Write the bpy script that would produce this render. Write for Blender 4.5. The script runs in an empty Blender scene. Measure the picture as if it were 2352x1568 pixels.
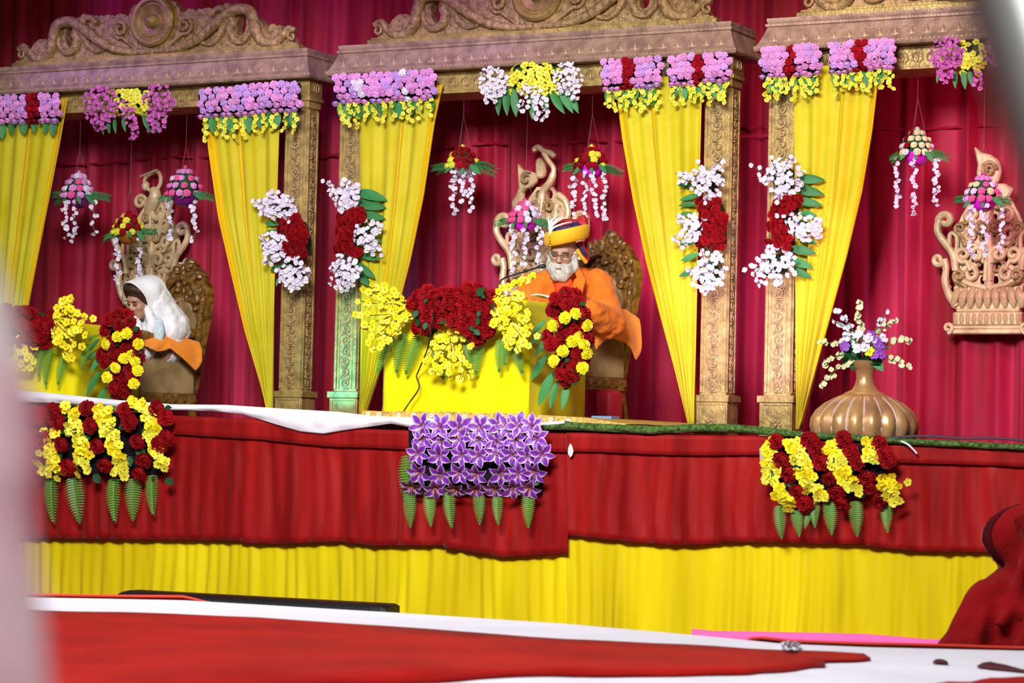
import bpy, bmesh, math, random
from math import sin, cos, pi, radians, atan2, sqrt
from mathutils import Vector, Matrix, noise
from mathutils.geometry import tessellate_polygon
random.seed(7)
V = Vector
S = bpy.context.scene
COL = S.collection
# ---------------------------------------------------------------- camera
TH = radians(28.0); F = 11236 * math.tan(TH); PITCH = math.atan((1050 - 784) / F); ROLL = radians(1.3)
f0 = V((-sin(TH), cos(TH), 0)); r0 = V((cos(TH), sin(TH), 0)); z0 = V((0, 0, 1))
FW = f0 * cos(PITCH) + z0 * sin(PITCH); UP = z0 * cos(PITCH) - f0 * sin(PITCH)
RT = r0 * cos(ROLL) + UP * sin(ROLL); UP2 = UP * cos(ROLL) - r0 * sin(ROLL)
CAM = V((0, 1.25, 0)) - f0 * 14.9 - r0 * (114 / F * 14.9); CAM.z = 1.0
cd = bpy.data.cameras.new('camera'); cam = bpy.data.objects.new('camera', cd); COL.objects.link(cam)
cam.matrix_world = Matrix.Translation(CAM) @ Matrix((RT, UP2, -FW)).transposed().to_4x4()
cd.sensor_width = 36; cd.lens = F / 2352 * 36; cd.clip_start = 0.05; cd.clip_end = 100
cd.dof.use_dof = True; cd.dof.focus_distance = 14.4; cd.dof.aperture_fstop = 8.0
S.camera = cam
# ---------------------------------------------------------------- world, lights, exposure
wd = bpy.data.worlds.new('world'); S.world = wd; wd.use_nodes = True
wd.node_tree.nodes['Background'].inputs[0].default_value = (0.93, 0.95, 1.0, 1)
wd.node_tree.nodes['Background'].inputs[1].default_value = 0.11
S.view_settings.view_transform = 'Standard'; S.view_settings.look = 'None'
S.view_settings.exposure = 0.0; S.view_settings.gamma = 1.0; S.view_settings.use_curve_mapping = False

def aim(o, target):
    o.rotation_euler = (V(target) - o.location).to_track_quat('-Z', 'Y').to_euler()
def area(name, loc, target, size, power, color=(1, 1, 1), size_y=None):
    l = bpy.data.lights.new(name, 'AREA'); l.energy = power; l.color = color; l.size = size
    if size_y: l.shape = 'RECTANGLE'; l.size_y = size_y
    o = bpy.data.objects.new(name, l); COL.objects.link(o); o.location = loc; aim(o, target); return o
def spot(name, loc, target, angle, power, color, blend=0.6, rad=0.05):
    l = bpy.data.lights.new(name, 'SPOT'); l.energy = power; l.color = color; l.spot_size = radians(angle)
    l.spot_blend = blend; l.shadow_soft_size = rad
    o = bpy.data.objects.new(name, l); COL.objects.link(o); o.location = loc; aim(o, target); return o
fl_ = area('stage_flood_light', (2.6, -7.5, 5.0), (-0.1, 1.2, 1.6), 2.4, 250, (1.0, 0.985, 0.96), 1.6); fl_.data.spread = radians(90)
area('hall_light', (-3.5, -6.5, 6.0), (-1.2, 1.0, 1.2), 4.0, 150, (0.97, 0.98, 1.0), 2.0)
area('foreground_fill', (3.0, -8.2, 5.6), (2.6, -6.0, 0.5), 3.0, 430, (1, 0.98, 0.97), 2.0)  # added fill that brightens the foreground, not a lamp of the hall
spot('violet_wash', (-4.6, 0.3, 4.6), (-2.9, 2.4, 3.8), 80, 75, (0.45, 0.18, 1.0))
spot('violet_wash_low', (-0.9, 0.4, 4.9), (-1.6, 2.5, 3.6), 75, 60, (0.5, 0.12, 1.0))
spot('crimson_wash', (3.2, 0.9, 2.9), (1.9, 2.55, 2.1), 95, 75, (1.0, 0.12, 0.42), 0.9, 0.2)
spot('crimson_wash_middle', (0.2, 1.95, 3.05), (-0.5, 2.55, 1.9), 110, 16, (1.0, 0.12, 0.45), 0.9, 0.2)
spot('pink_par', (1.55, 0.25, 1.32), (1.12, 1.75, 1.95), 46, 130, (0.92, 0.55, 1.0))
spot('pink_par_low', (1.05, 0.25, 1.30), (0.80, 1.75, 1.75), 42, 90, (0.85, 0.65, 1.0))
spot('cyan_par', (-2.25, 0.75, 1.24), (-1.74, 1.75, 1.62), 36, 90, (0.05, 0.9, 1.0))
spot('amber_wash', (1.9, 0.1, 4.4), (0.9, 1.9, 3.7), 95, 80, (1.0, 0.62, 0.42), 0.9, 0.15)
spot('olive_wash', (-2.2, 0.0, 4.5), (-3.0, 1.9, 3.7), 85, 34, (1.0, 0.86, 0.5), 0.9, 0.15)
area('added_pole_light', (CAM.x + 0.85, CAM.y + 0.30, 1.45), (CAM.x - 0.2, CAM.y + 0.68, 1.1), 0.4, 14, (1, 1, 1), 0.1)  # made-up lamp, added to whiten the pole near the lens

# ---------------------------------------------------------------- helpers
def px(x, y, Y):
    d = FW + RT * ((x - 1176) / F) - UP2 * ((y - 784) / F)
    return CAM + d * ((Y - CAM.y) / d.y)
def pz(x, y, z):
    d = FW + RT * ((x - 1176) / F) - UP2 * ((y - 784) / F)
    return CAM + d * ((z - CAM.z) / d.z)
def pd(x, y, dist):
    d = FW + RT * ((x - 1176) / F) - UP2 * ((y - 784) / F)
    return CAM + d * dist
def ppm(P): return F / (V(P) - CAM).dot(FW)
def X(x, Y): return px(x, 700, Y).x
def lin(h):
    c = [int(h[i:i + 2], 16) / 255 for i in (0, 2, 4)]
    return tuple(v / 12.92 if v <= 0.04045 else ((v + 0.055) / 1.055) ** 2.4 for v in c) + (1,)
MATS = {}
def mat(name, col, rough=0.6, metal=0.0, bump=0.0, bscale=40.0, var=0.0, vscale=8.0, col2=None, sheen=0.0, rnd=0.0,
        stretch=(1, 1, 1), spec=0.5, coat=0.0, trans=0.0, sss=0.0):
    if name in MATS: return MATS[name]
    m = bpy.data.materials.new(name); m.use_nodes = True; nt = m.node_tree; N = nt.nodes; L = nt.links
    b = N['Principled BSDF']; c = lin(col)
    b.inputs['Base Color'].default_value = c; b.inputs['Roughness'].default_value = rough
    b.inputs['Metallic'].default_value = metal; b.inputs['Specular IOR Level'].default_value = spec
    b.inputs['Coat Weight'].default_value = coat
    if sheen: b.inputs['Sheen Weight'].default_value = sheen; b.inputs['Sheen Roughness'].default_value = 0.4
    if sss: b.inputs['Subsurface Weight'].default_value = sss; b.inputs['Subsurface Radius'].default_value = (0.02, 0.008, 0.004)
    tc = N.new('ShaderNodeTexCoord'); mp = N.new('ShaderNodeMapping'); mp.inputs['Scale'].default_value = stretch
    L.new(tc.outputs['Object'], mp.inputs[0])
    out = None
    if var or col2:
        n = N.new('ShaderNodeTexNoise'); n.inputs['Scale'].default_value = vscale; n.inputs['Detail'].default_value = 4
        L.new(mp.outputs[0], n.inputs['Vector'])
        r = N.new('ShaderNodeValToRGB'); r.color_ramp.elements[0].position = 0.35; r.color_ramp.elements[1].position = 0.65
        c2 = lin(col2) if col2 else c
        r.color_ramp.elements[0].color = tuple(v * (1 - var) for v in c[:3]) + (1,)
        r.color_ramp.elements[1].color = tuple(min(1, v * (1 + var)) for v in c2[:3]) + (1,)
        L.new(n.outputs['Fac'], r.inputs[0]); out = r.outputs[0]
    if rnd:
        oi = N.new('ShaderNodeObjectInfo'); mr = N.new('ShaderNodeMapRange')
        mr.inputs['To Min'].default_value = 1 - rnd; mr.inputs['To Max'].default_value = 1 + rnd
        L.new(oi.outputs['Random'], mr.inputs['Value'])
        h = N.new('ShaderNodeHueSaturation'); h.inputs['Color'].default_value = c
        if out: L.new(out, h.inputs['Color'])
        L.new(mr.outputs[0], h.inputs['Value']); out = h.outputs[0]
    if out: L.new(out, b.inputs['Base Color'])
    if bump:
        n = N.new('ShaderNodeTexNoise'); n.inputs['Scale'].default_value = bscale; n.inputs['Detail'].default_value = 3
        L.new(mp.outputs[0], n.inputs['Vector'])
        bp = N.new('ShaderNodeBump'); bp.inputs['Strength'].default_value = bump; bp.inputs['Distance'].default_value = 0.01
        L.new(n.outputs['Fac'], bp.inputs['Height']); L.new(bp.outputs[0], b.inputs['Normal'])
    if trans:
        t = N.new('ShaderNodeBsdfTranslucent'); t.inputs[0].default_value = c
        mx = N.new('ShaderNodeMixShader'); mx.inputs[0].default_value = trans
        if out: L.new(out, t.inputs[0])
        L.new(b.outputs[0], mx.inputs[1]); L.new(t.outputs[0], mx.inputs[2])
        L.new(mx.outputs[0], N['Material Output'].inputs[0])
    MATS[name] = m
    return m
def mesh(name, verts, faces, m=None, smooth=True):
    me = bpy.data.meshes.new(name); me.from_pydata([tuple(v) for v in verts], [], faces)
    if m: me.materials.append(m)
    if smooth: me.polygons.foreach_set('use_smooth', [True] * len(me.polygons))
    me.update(); return me
def tag(o, label, cat, group=None, kind=None):
    if label: o['label'] = label
    if cat: o['category'] = cat
    if group: o['group'] = group
    if kind: o['kind'] = kind
    return o
def obj(name, me, parent=None, M=None, base=None):
    """link a mesh object; M is its world matrix (mesh given in that frame). With a parent (an unrotated Empty or mesh at base) M is made local."""
    o = bpy.data.objects.new(name, me); COL.objects.link(o)
    M = M or Matrix.Identity(4)
    if parent is not None:
        o.parent = parent
        b = base if base is not None else wloc(parent)
        M = Matrix.Translation(-b) @ M
    o.matrix_local = M
    return o
def wloc(o):
    l = o.matrix_basis.to_translation().copy()
    while o.parent: o = o.parent; l += o.matrix_basis.to_translation()
    return l
def thing(name, label, cat, loc, group=None):
    o = bpy.data.objects.new(name, None); COL.objects.link(o); o.location = loc; o.empty_display_size = 0.1
    return tag(o, label, cat, group)
def wobj(name, verts, faces, m, parent=None, base=None, smooth=True, origin=None):
    """world-space verts -> object whose origin sits at the verts' low centre"""
    vs = [V(v) for v in verts]
    if origin is None:
        origin = V(((min(v.x for v in vs) + max(v.x for v in vs)) / 2, (min(v.y for v in vs) + max(v.y for v in vs)) / 2, min(v.z for v in vs)))
    me = mesh(name, [v - origin for v in vs], faces, m, smooth)
    return obj(name, me, parent, Matrix.Translation(origin), base)
class MB:
    def __init__(s): s.v = []; s.f = []
    def add(s, vs, fs):
        n = len(s.v); s.v += [V(v) for v in vs]; s.f += [[i + n for i in f] for f in fs]; return s
    def box(s, c, d, rot=None, taper=1.0):
        c = V(c); x, y, z = d[0] / 2, d[1] / 2, d[2] / 2; t = taper
        vs = [V((a * x * (t if k > 0 else 1), b * y * (t if k > 0 else 1), k * z)) for k in (-1, 1) for b in (-1, 1) for a in (-1, 1)]
        if rot: vs = [rot @ v for v in vs]
        return s.add([v + c for v in vs], [(0, 2, 3, 1), (4, 5, 7, 6), (0, 1, 5, 4), (2, 6, 7, 3), (0, 4, 6, 2), (1, 3, 7, 5)])
    def bbox(s, x0, x1, y0, y1, z0, z1): return s.box(((x0 + x1) / 2, (y0 + y1) / 2, (z0 + z1) / 2), (abs(x1 - x0), abs(y1 - y0), abs(z1 - z0)))
    def tube(s, pts, r, n=8, cap=True, flat=1.0, upv=None):
        pts = [V(p) for p in pts]; k = len(pts); R = r if isinstance(r, (list, tuple)) else [r] * k
        base = len(s.v); ref = V(upv) if upv else None; rings = []
        for i, p in enumerate(pts):
            t = (pts[min(i + 1, k - 1)] - pts[max(i - 1, 0)]).normalized()
            if ref is None: ref = V((0, 1, 0)) if abs(t.y) < 0.9 else V((1, 0, 0))
            a = (ref - t * ref.dot(t))
            a = a.normalized() if a.length > 1e-5 else t.orthogonal().normalized()
            if upv is None: ref = a
            b = t.cross(a)
            rings.append([p + (a * cos(2 * pi * j / n) * flat + b * sin(2 * pi * j / n)) * R[i] for j in range(n)])
        vs = [v for rg in rings for v in rg]; fs = []
        for i in range(k - 1):
            for j in range(n):
                j2 = (j + 1) % n; fs.append((i * n + j, i * n + j2, (i + 1) * n + j2, (i + 1) * n + j))
        if cap: fs.append(list(range(n))[::-1]); fs.append([(k - 1) * n + j for j in range(n)])
        return s.add(vs, fs)
    def lathe(s, prof, c=(0, 0, 0), n=24, axis=None, ribs=0, ribd=0.0):
        c = V(c); Q = axis.to_track_quat('Z', 'Y').to_matrix() if axis else None; vs = []; fs = []
        for (r, z) in prof:
            for j in range(n):
                a = 2 * pi * j / n; rr = r * (1 + ribd * (abs(cos(a * ribs / 2)) - 0.6)) if ribs else r
                v = V((rr * cos(a), rr * sin(a), z)); vs.append((Q @ v if Q else v) + c)
        k = len(prof)
        for i in range(k - 1):
            for j in range(n):
                j2 = (j + 1) % n; fs.append((i * n + j, i * n + j2, (i + 1) * n + j2, (i + 1) * n + j))
        fs.append(list(range(n))[::-1]); fs.append([(k - 1) * n + j for j in range(n)])
        return s.add(vs, fs)
    def ball(s, c, r, n=10, m=7, rot=None):
        c = V(c); r = V(r) if hasattr(r, '__len__') else V((r, r, r)); vs = []; fs = []
        for i in range(m + 1):
            a = pi * i / m
            for j in range(n):
                b = 2 * pi * j / n; v = V((sin(a) * cos(b) * r.x, sin(a) * sin(b) * r.y, cos(a) * r.z)); vs.append((rot @ v if rot else v) + c)
        for i in range(m):
            for j in range(n):
                j2 = (j + 1) % n; fs.append((i * n + j, (i + 1) * n + j, (i + 1) * n + j2, i * n + j2))
        return s.add(vs, fs)
    def cone(s, p0, p1, ra, rb, n=12):   # rounded capsule with taper
        p0 = V(p0); p1 = V(p1); t = (p1 - p0); ln = t.length; t.normalize(); pts = []; rs = []
        for i in range(4): a = pi / 2 * (1 - i / 4); pts.append(p0 - t * ra * sin(a)); rs.append(max(ra * cos(a), 1e-4))
        for i in range(5): k = i / 4; pts.append(p0.lerp(p1, k)); rs.append(ra + (rb - ra) * k)
        for i in range(1, 5): a = pi / 2 * i / 4; pts.append(p1 + t * rb * sin(a)); rs.append(max(rb * cos(a), 1e-4))
        return s.tube(pts, rs, n)
    def grid(s, fn, nu, nv, thick=None):
        vs = [V(fn(i / nu, j / nv)) for j in range(nv + 1) for i in range(nu + 1)]; w = nu + 1
        fs = [(j * w + i, j * w + i + 1, (j + 1) * w + i + 1, (j + 1) * w + i) for j in range(nv) for i in range(nu)]
        return s.add(vs, fs)
    def prism(s, outer, holes, fn, depth):
        """outer/holes 2D; fn(x,z)->front point; depth vector to the back"""
        loops = [[V((a, b, 0)) for a, b in l] for l in [outer] + list(holes)]
        tri = tessellate_polygon(loops); flat = [p for l in loops for p in l]; n = len(flat); depth = V(depth)
        fr = [V(fn(p.x, p.y)) for p in flat]; vs = fr + [p + depth for p in fr]; fs = []
        for t in tri: fs.append(tuple(t)); fs.append(tuple(i + n for i in reversed(t)))
        k = 0
        for l in loops:
            m = len(l)
            for i in range(m): a = k + i; b = k + (i + 1) % m; fs.append((a, b, b + n, a + n))
            k += m
        return s.add(vs, fs)
    def out(s, name, m, parent=None, base=None, smooth=True, origin=None, bevel=0.0, fixn=True, sub=0):
        o = wobj(name, s.v, s.f, m, parent, base, smooth, origin)
        if fixn: recalc(o.data)
        if bevel:
            md = o.modifiers.new('bevel', 'BEVEL'); md.width = bevel; md.segments = 2; md.limit_method = 'ANGLE'; md.angle_limit = radians(40)
        if sub: md = o.modifiers.new('sub', 'SUBSURF'); md.levels = sub; md.render_levels = sub
        if smooth: autosmooth(o)
        return o
def recalc(me):
    b = bmesh.new(); b.from_mesh(me); bmesh.ops.recalc_face_normals(b, faces=b.faces); b.to_mesh(me); b.free()
def autosmooth(o, ang=42):
    me = o.data; b = bmesh.new(); b.from_mesh(me)
    for e in b.edges:
        if len(e.link_faces) == 2 and e.calc_face_angle(0) > radians(ang): e.smooth = False
    b.to_mesh(me); b.free()
def part(name, me, parent, M, label=None):
    o = obj(name, me, parent, M)
    if label: o['label'] = label
    return o
def poly(pts, x):
    if x <= pts[0][0]: return pts[0][1]
    for (a, b), (c, d) in zip(pts, pts[1:]):
        if x <= c: return b + (d - b) * (x - a) / (c - a)
    return pts[-1][1]
def spline(pts, n=8):
    P = [V(p) for p in pts]; out = []
    for i in range(len(P) - 1):
        a = P[max(i - 1, 0)]; b = P[i]; c = P[i + 1]; d = P[min(i + 2, len(P) - 1)]
        for k in range(n):
            t = k / n; out.append(0.5 * ((2 * b) + (c - a) * t + (2 * a - 5 * b + 4 * c - d) * t * t + (3 * b - a - 3 * c + d) * t ** 3))
    out.append(P[-1]); return out
def R(a, b): return random.uniform(a, b)
# ---------------------------------------------------------------- materials
GOLD = mat('gold_paint', '9c834e', 0.42, 0.30, 0.5, 60, 0.22, 14, 'ae9458')
GOLD2 = mat('gold_carving', '9e8256', 0.40, 0.25, 0.9, 95, 0.28, 30, 'b4966a')
PALEGOLD = mat('pale_gold_paint', 'ceb086', 0.42, 0.12, 0.25, 70, 0.15, 12, 'dcc298')
MOTG = mat('violet_lit_gold_motif', 'a88870', 0.45, 0.2, 0.3, 90)  # follows the cornice gold, violet light included in the colour
MAROON = mat('maroon_drape', '9a0a24', 0.5, 0, 0.15, 300, 0.12, 6.0, 'ac2446', sheen=0.1, stretch=(1, 1, 0.1), spec=0.12)  # lighter colour streaks stand in for the satin's pinkish sheen
YEL = mat('yellow_satin', 'd4c61c', 0.5, 0, 0.05, 400, 0.05, 3, 'dacd30', sheen=0.15, trans=0.18, spec=0.12)
YELHEM = mat('yellow_hem', 'e8bc00', 0.5, 0, 0.05, 400, sheen=0.15, trans=0.12, spec=0.12)
YELSK = mat('yellow_skirt_cloth', 'c6b002', 0.55, 0, 0.1, 260, 0.10, 3.0, 'd0be08', sheen=0.1, stretch=(1, 1, 0.15), spec=0.12)
YELTAB = mat('yellow_table_cloth', 'dccb04', 0.6, 0, 0.12, 200, 0.06, 3.0, 'e4d608', sheen=0.1, spec=0.12)
REDSK = mat('red_skirt_cloth', '7a0808', 0.5, 0, 0.12, 350, 0.14, 9.0, '8c1414', sheen=0.12, stretch=(1, 1, 0.12), spec=0.12)
REDCL = mat('red_cloth', '9c0a07', 0.55, 0, 0.1, 350, 0.12, 2.5, 'a8120c', sheen=0.05, spec=0.12)
PINKCL = mat('pink_cloth', 'f060a8', 0.6, spec=0.12)
WHITECL = mat('white_cloth', 'dcdae4', 0.7, 0, 0.12, 20, 0.04, 4, spec=0.12)
TURF = mat('green_turf', '3c5a26', 0.9, 0, 1.0, 220, 0.35, 60, '55743a', spec=0.12)
DARK = mat('dark_board', '140d10', 0.8, spec=0.12)
DUST = mat('ground_carpet', '7a1a1a', 0.9, 0, 0.3, 90, 0.2, 3, spec=0.12)
ZF = 1.08          # stage floor
G = 1.75           # front plane of the gates
BK = 2.55          # backdrop
# ---------------------------------------------------------------- setting
fl = MB().bbox(-16, 16, -16, 6, -0.1, 0.0).out('floor', DUST, smooth=False); fl['kind'] = 'structure'
st = MB().bbox(-9, 7.5, 0.06, 4.0, 0.0, ZF).out('stage_platform', DARK, smooth=False); st['kind'] = 'structure'
def pleat(x, seed, z=0.0):
    return (sin(x * 31 + seed) * 0.5 + sin(x * 47.3 + 1.3 * seed + 1.5 * noise.noise((x * 3, z * 0.4, seed))) * 0.35
            + sin(x * 13.1 + seed * 2.1) * 0.4 + noise.noise((x * 9, z * 0.35, seed + 5)) * 0.9)
def bd(u, v):
    x = -9 + 15 * u; z = ZF + 3.9 * v
    return (x, BK + 0.032 * pleat(x * 1.15, 3.0, z) + 0.018 * sin(x * 2.2), z)
wb = MB().grid(bd, 1500, 10).out('wall_back', MAROON, fixn=False); wb['kind'] = 'structure'
seam = MB().tube([(x * 0.12 - 9, BK - 0.03 + 0.02 * pleat((x * 0.12 - 9) * 1.15, 3.0), 2.985 + 0.012 * sin(x * 0.31) + 0.008 * sin(x * 0.9)) for x in range(125)], 0.009, 6)
sm = seam.out('trim_1', MAROON); sm['kind'] = 'structure'
ce = MB().bbox(-9, 7.5, -0.34, 4.0, 5.2, 5.26).out('added_ceiling', mat('added_ceiling_cloth', 'b8a8b0', 0.8), smooth=False); ce['kind'] = 'structure'  # unseen roof, added with the pelmet to darken the upper backdrop
def shade_pelm(u, v):
    x = -9 + 16.5 * u; return (x, -0.3 + 0.025 * pleat(x, 8.0), 5.2 - 1.14 * v + 0.05 * v * sin(x * 4.2))
pe = MB().grid(shade_pelm, 500, 6).out('added_shade_pelmet', MAROON, fixn=False); pe['kind'] = 'structure'  # unseen pelmet, added to keep the flood off the upper backdrop
# ---------------------------------------------------------------- gates
def u2(x0, x1, zb, sc, gy):
    pass
ped_half = [(0.0, 0.50), (0.05, 0.475), (0.11, 0.43), (0.155, 0.40), (0.19, 0.335), (0.245, 0.355), (0.275, 0.345), (0.32, 0.365), (0.375, 0.358),
            (0.44, 0.352), (0.50, 0.375), (0.545, 0.35), (0.62, 0.345), (0.66, 0.29), (0.72, 0.255), (0.745, 0.20), (0.80, 0.215), (0.855, 0.20),
            (0.885, 0.14), (0.93, 0.125), (0.955, 0.06), (0.985, 0.03), (1.0, 0.0)]
SC = {}
def scroll_mesh():
    if 'm' in SC: return SC['m']
    b = MB(); w = 0.040; h = 0.062
    def vol(cx, cz, r, a0, turns, dirn, tr):
        pts = []; k = int(14 * turns)
        for i in range(k + 1):
            t = i / k; a = a0 + dirn * 2 * pi * turns * t; rr = r * (1 - 0.78 * t)
            pts.append((cx + rr * cos(a), -0.003 - 0.003 * t, cz + rr * sin(a)))
        b.tube(pts, [tr * (1 - 0.3 * i / k) for i in range(k + 1)], 5, flat=0.8)
        return pts[0]
    vol(-0.004, 0.030, 0.030, -pi / 2 + 0.6, 1.35, 1, 0.0065); vol(0.004, -0.030, 0.030, pi / 2 + 0.6, 1.35, 1, 0.0065)
    b.tube([(0.022, -0.003, 0.012), (0.004, -0.003, 0.0), (-0.022, -0.003, -0.012)], 0.007, 5)
    for sx, sz in ((1, 1), (-1, -1)):
        b.tube([(sx * 0.030, -0.003, sz * 0.062), (sx * 0.020, -0.004, sz * 0.066), (-sx * 0.012, -0.003, sz * 0.068)], [0.003, 0.008, 0.003], 5)
        b.ball((sx * 0.030, -0.003, sz * 0.004), (0.006, 0.004, 0.010), 6, 4)
    me = mesh('scroll_motif', b.v, b.f, GOLD2); recalc(me); SC['m'] = me; return me
def motif_mesh():
    if 'c' in SC: return SC['c']
    b = MB(); b.ball((0, 0, 0), (0.022, 0.010, 0.018), 8, 4); b.ball((0, -0.004, 0.014), (0.013, 0.010, 0.018), 6, 4); b.ball((0, -0.006, 0.03), (0.006, 0.006, 0.014), 6, 4)
    for s in (-1, 1): b.ball((s * 0.020, 0, -0.004), (0.012, 0.008, 0.010), 6, 4)
    me = mesh('cornice_motif', b.v, b.f, MOTG); recalc(me); SC['c'] = me; return me
def rosette_mesh():
    if 'r' in SC: return SC['r']
    b = MB(); b.ball((0, -0.006, 0), 0.013, 8, 5)
    for k in range(8): a = k * pi / 4; b.ball((0.026 * cos(a), 0, 0.026 * sin(a)), (0.013, 0.006, 0.013), 6, 4)
    me = mesh('rosette', b.v, b.f, GOLD2); recalc(me); SC['r'] = me; return me
def frieze_mesh():
    if 'f' in SC: return SC['f']
    b = MB()
    for s in (-1, 1):
        b.tube([(s * 0.012, 0, -0.03), (s * 0.030, -0.003, -0.012), (s * 0.024, -0.004, 0.018), (s * 0.006, -0.003, 0.03)], [0.003, 0.006, 0.006, 0.003], 5)
    b.ball((0, -0.002, 0), (0.008, 0.005, 0.03), 6, 5)
    me = mesh('frieze_leaf', b.v, b.f, GOLD2); recalc(me); SC['f'] = me; return me
ZB, ZT = 3.365, 3.545
def gate(x0, x1, label, pillars):
    """x0..x1 = front lip of the cornice"""
    cx = (x0 + x1) / 2; hw = (x1 - x0) / 2
    t = thing('carved_gate', label, 'archway', V((cx, G, ZF)), 'carved gold gates behind the stage')
    pw, dp = 0.165, 0.125
    for s in pillars:
        xo = cx + s * (hw - 0.065); xi = xo - s * pw; a, c = min(xo, xi), max(xo, xi); m = (a + c) / 2
        b = MB(); b.bbox(a, c, G, G + dp, 1.36, 3.20)
        for e in (a + 0.012, c - 0.012): b.bbox(e - 0.009, e + 0.009, G - 0.009, G, 1.40, 3.16)
        for e in (a + 0.036, c - 0.036): b.bbox(e - 0.004, e + 0.004, G - 0.005, G, 1.40, 3.16)
        for e in (G + 0.012, G + dp - 0.012): b.bbox(c, c + 0.008, e - 0.008, e + 0.008, 1.40, 3.16)
        p = b.out('pillar', GOLD, t, bevel=0.003)
        n = 13
        for i in range(n):
            z = 1.47 + i * 0.132
            o = part('scroll_motif', scroll_mesh(), p, Matrix.Translation((m, G, z)) @ Matrix.Diagonal((1 if i % 2 else -1, 1, 1, 1)))
            if i % 1 == 0: part('scroll_motif', scroll_mesh(), p, Matrix.Translation((c, G + dp / 2, z)) @ Matrix.Rotation(pi / 2, 4, 'Z') @ Matrix.Diagonal((0.8 if i % 2 else -0.8, 1, 1, 1)))
        b = MB(); e = 0.018
        b.bbox(a - e, c + e, G - e, G + dp + e, ZF, 1.345)
        b.bbox(a - e - 0.012, c + e + 0.012, G - e - 0.012, G + dp + e + 0.012, 1.345, 1.385)
        for z in (ZF + 0.02, 1.335): b.bbox(a - e + 0.01, c + e - 0.01, G - e - 0.006, G - e, z - 0.008, z + 0.008)
        for x in (a - e + 0.016, c + e - 0.016): b.bbox(x - 0.007, x + 0.007, G - e - 0.006, G - e, ZF + 0.02, 1.335)
        pb = b.out('plinth', GOLD, t, bevel=0.004)
        part('rosette', rosette_mesh(), pb, Matrix.Translation((m, G - e, 1.215)))
        b = MB(); b.bbox(a - 0.01, c + 0.01, G - 0.012, G + dp + 0.01, 3.17, 3.215); b.bbox(a - 0.022, c + 0.022, G - 0.024, G + dp + 0.022, 3.215, 3.24)
        b.bbox(a - 0.014, c + 0.014, G - 0.016, G + dp + 0.014, 3.24, 3.37)
        cp = b.out('capital', GOLD, t, bevel=0.004)
        part('frieze_leaf', frieze_mesh(), cp, Matrix.Translation((c + 0.016, G + dp / 2, 3.30)) @ Matrix.Rotation(pi / 2, 4, 'Z'))
        part('frieze_leaf', frieze_mesh(), cp, Matrix.Translation((m, G - 0.018, 3.30)))
    # lintel between the pillars
    b = MB(); b.bbox(x0 + 0.2, x1 - 0.2, G + 0.01, G + 0.30, 3.215, 3.37); b.bbox(x0 + 0.2, x1 - 0.2, G - 0.004, G + 0.01, 3.215, 3.232); b.bbox(x0 + 0.2, x1 - 0.2, G - 0.004, G + 0.01, 3.335, 3.35)
    l = b.out('lintel', GOLD, t, bevel=0.003)
    n = int((x1 - x0 - 0.5) / 0.085)
    for i in range(n): part('frieze_leaf', frieze_mesh(), l, Matrix.Translation((x0 + 0.27 + i * 0.085, G + 0.008, 3.283)))
    # cornice : mitred profile loop
    prof = [(0.0, 3.350), (0.085, 3.350), (0.092, 3.362), (0.085, 3.378), (0.078, 3.384), (0.066, 3.405), (0.050, 3.44), (0.036, 3.478), (0.030, 3.492), (0.040, 3.498),
            (0.040, 3.512), (0.028, 3.518), (0.034, 3.530), (0.034, 3.545), (0.0, 3.545)]
    xa, xb = x0 + 0.092, x1 - 0.092; ya, yb = G - 0.005, G + 0.33
    vs = []; fs = []
    for (o, z) in prof: vs += [(xa - o, ya - o, z), (xb + o, ya - o, z), (xb + o, yb, z), (xa - o, yb, z)]
    for i in range(len(prof) - 1):
        for j in range(4): j2 = (j + 1) % 4; fs.append((i * 4 + j, i * 4 + j2, i * 4 + 4 + j2, i * 4 + 4 + j))
    k = (len(prof) - 1) * 4; fs += [(3, 2, 1, 0), (k, k + 1, k + 2, k + 3)]
    c = MB().add(vs, fs).out('cornice', mat('violet_lit_gold', '93756a', 0.45, 0.2, 0.4, 70, 0.18, 14, 'a08474'), t)  # mauve of the violet stage wash is mixed into this gold
    n = int((x1 - x0) / 0.094)
    for i in range(n):
        x = xa + 0.02 + (xb - xa - 0.04) * i / (n - 1)
        part('cornice_motif', motif_mesh(), c, Matrix.Translation((x, ya - 0.058, 3.412)) @ Matrix.Rotation(radians(-24), 4, 'X'))
    b = MB()
    n = int((x1 - x0) / 0.026)
    for i in range(n): b.ball((x0 + 0.01 + (x1 - x0 - 0.02) * i / (n - 1), ya - 0.089, 3.372), (0.010, 0.008, 0.009), 6, 4)
    bd_ = b.out('bead_row', MOTG, c); bd_['kind'] = 'stuff'
    # pediment
    ph = hw * 0.855; zs = ph / 1.19; yp = G + 0.10
    outl = [(-a * ph, h * 0.92) for a, h in reversed(ped_half)] + [(a * ph, h * 0.92) for a, h in ped_half[1:]]
    o2 = []
    random.seed(3)
    for (a, b_), (c_, d) in zip(outl, outl[1:]):
        for q in range(3):
            tt = q / 3; o2.append((a + (c_ - a) * tt, max(0.0, b_ + (d - b_) * tt + (R(-0.012, 0.012) if 0 < b_ + d else 0))))
    o2.append(outl[-1])
    def ell(cx_, cz_, rx, rz, tilt, n=14):
        return [(cx_ + rx * cos(q) * cos(tilt) - rz * sin(q) * sin(tilt), cz_ + rx * cos(q) * sin(tilt) + rz * sin(q) * cos(tilt)) for q in [2 * pi * i / n for i in range(n)]]
    holes = [ell(s * 0.60 * ph, 0.20, 0.036, 0.072, -s * 0.12) for s in (-1, 1)]
    fn = lambda x, z: (cx + x, yp, ZT + z)
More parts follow.
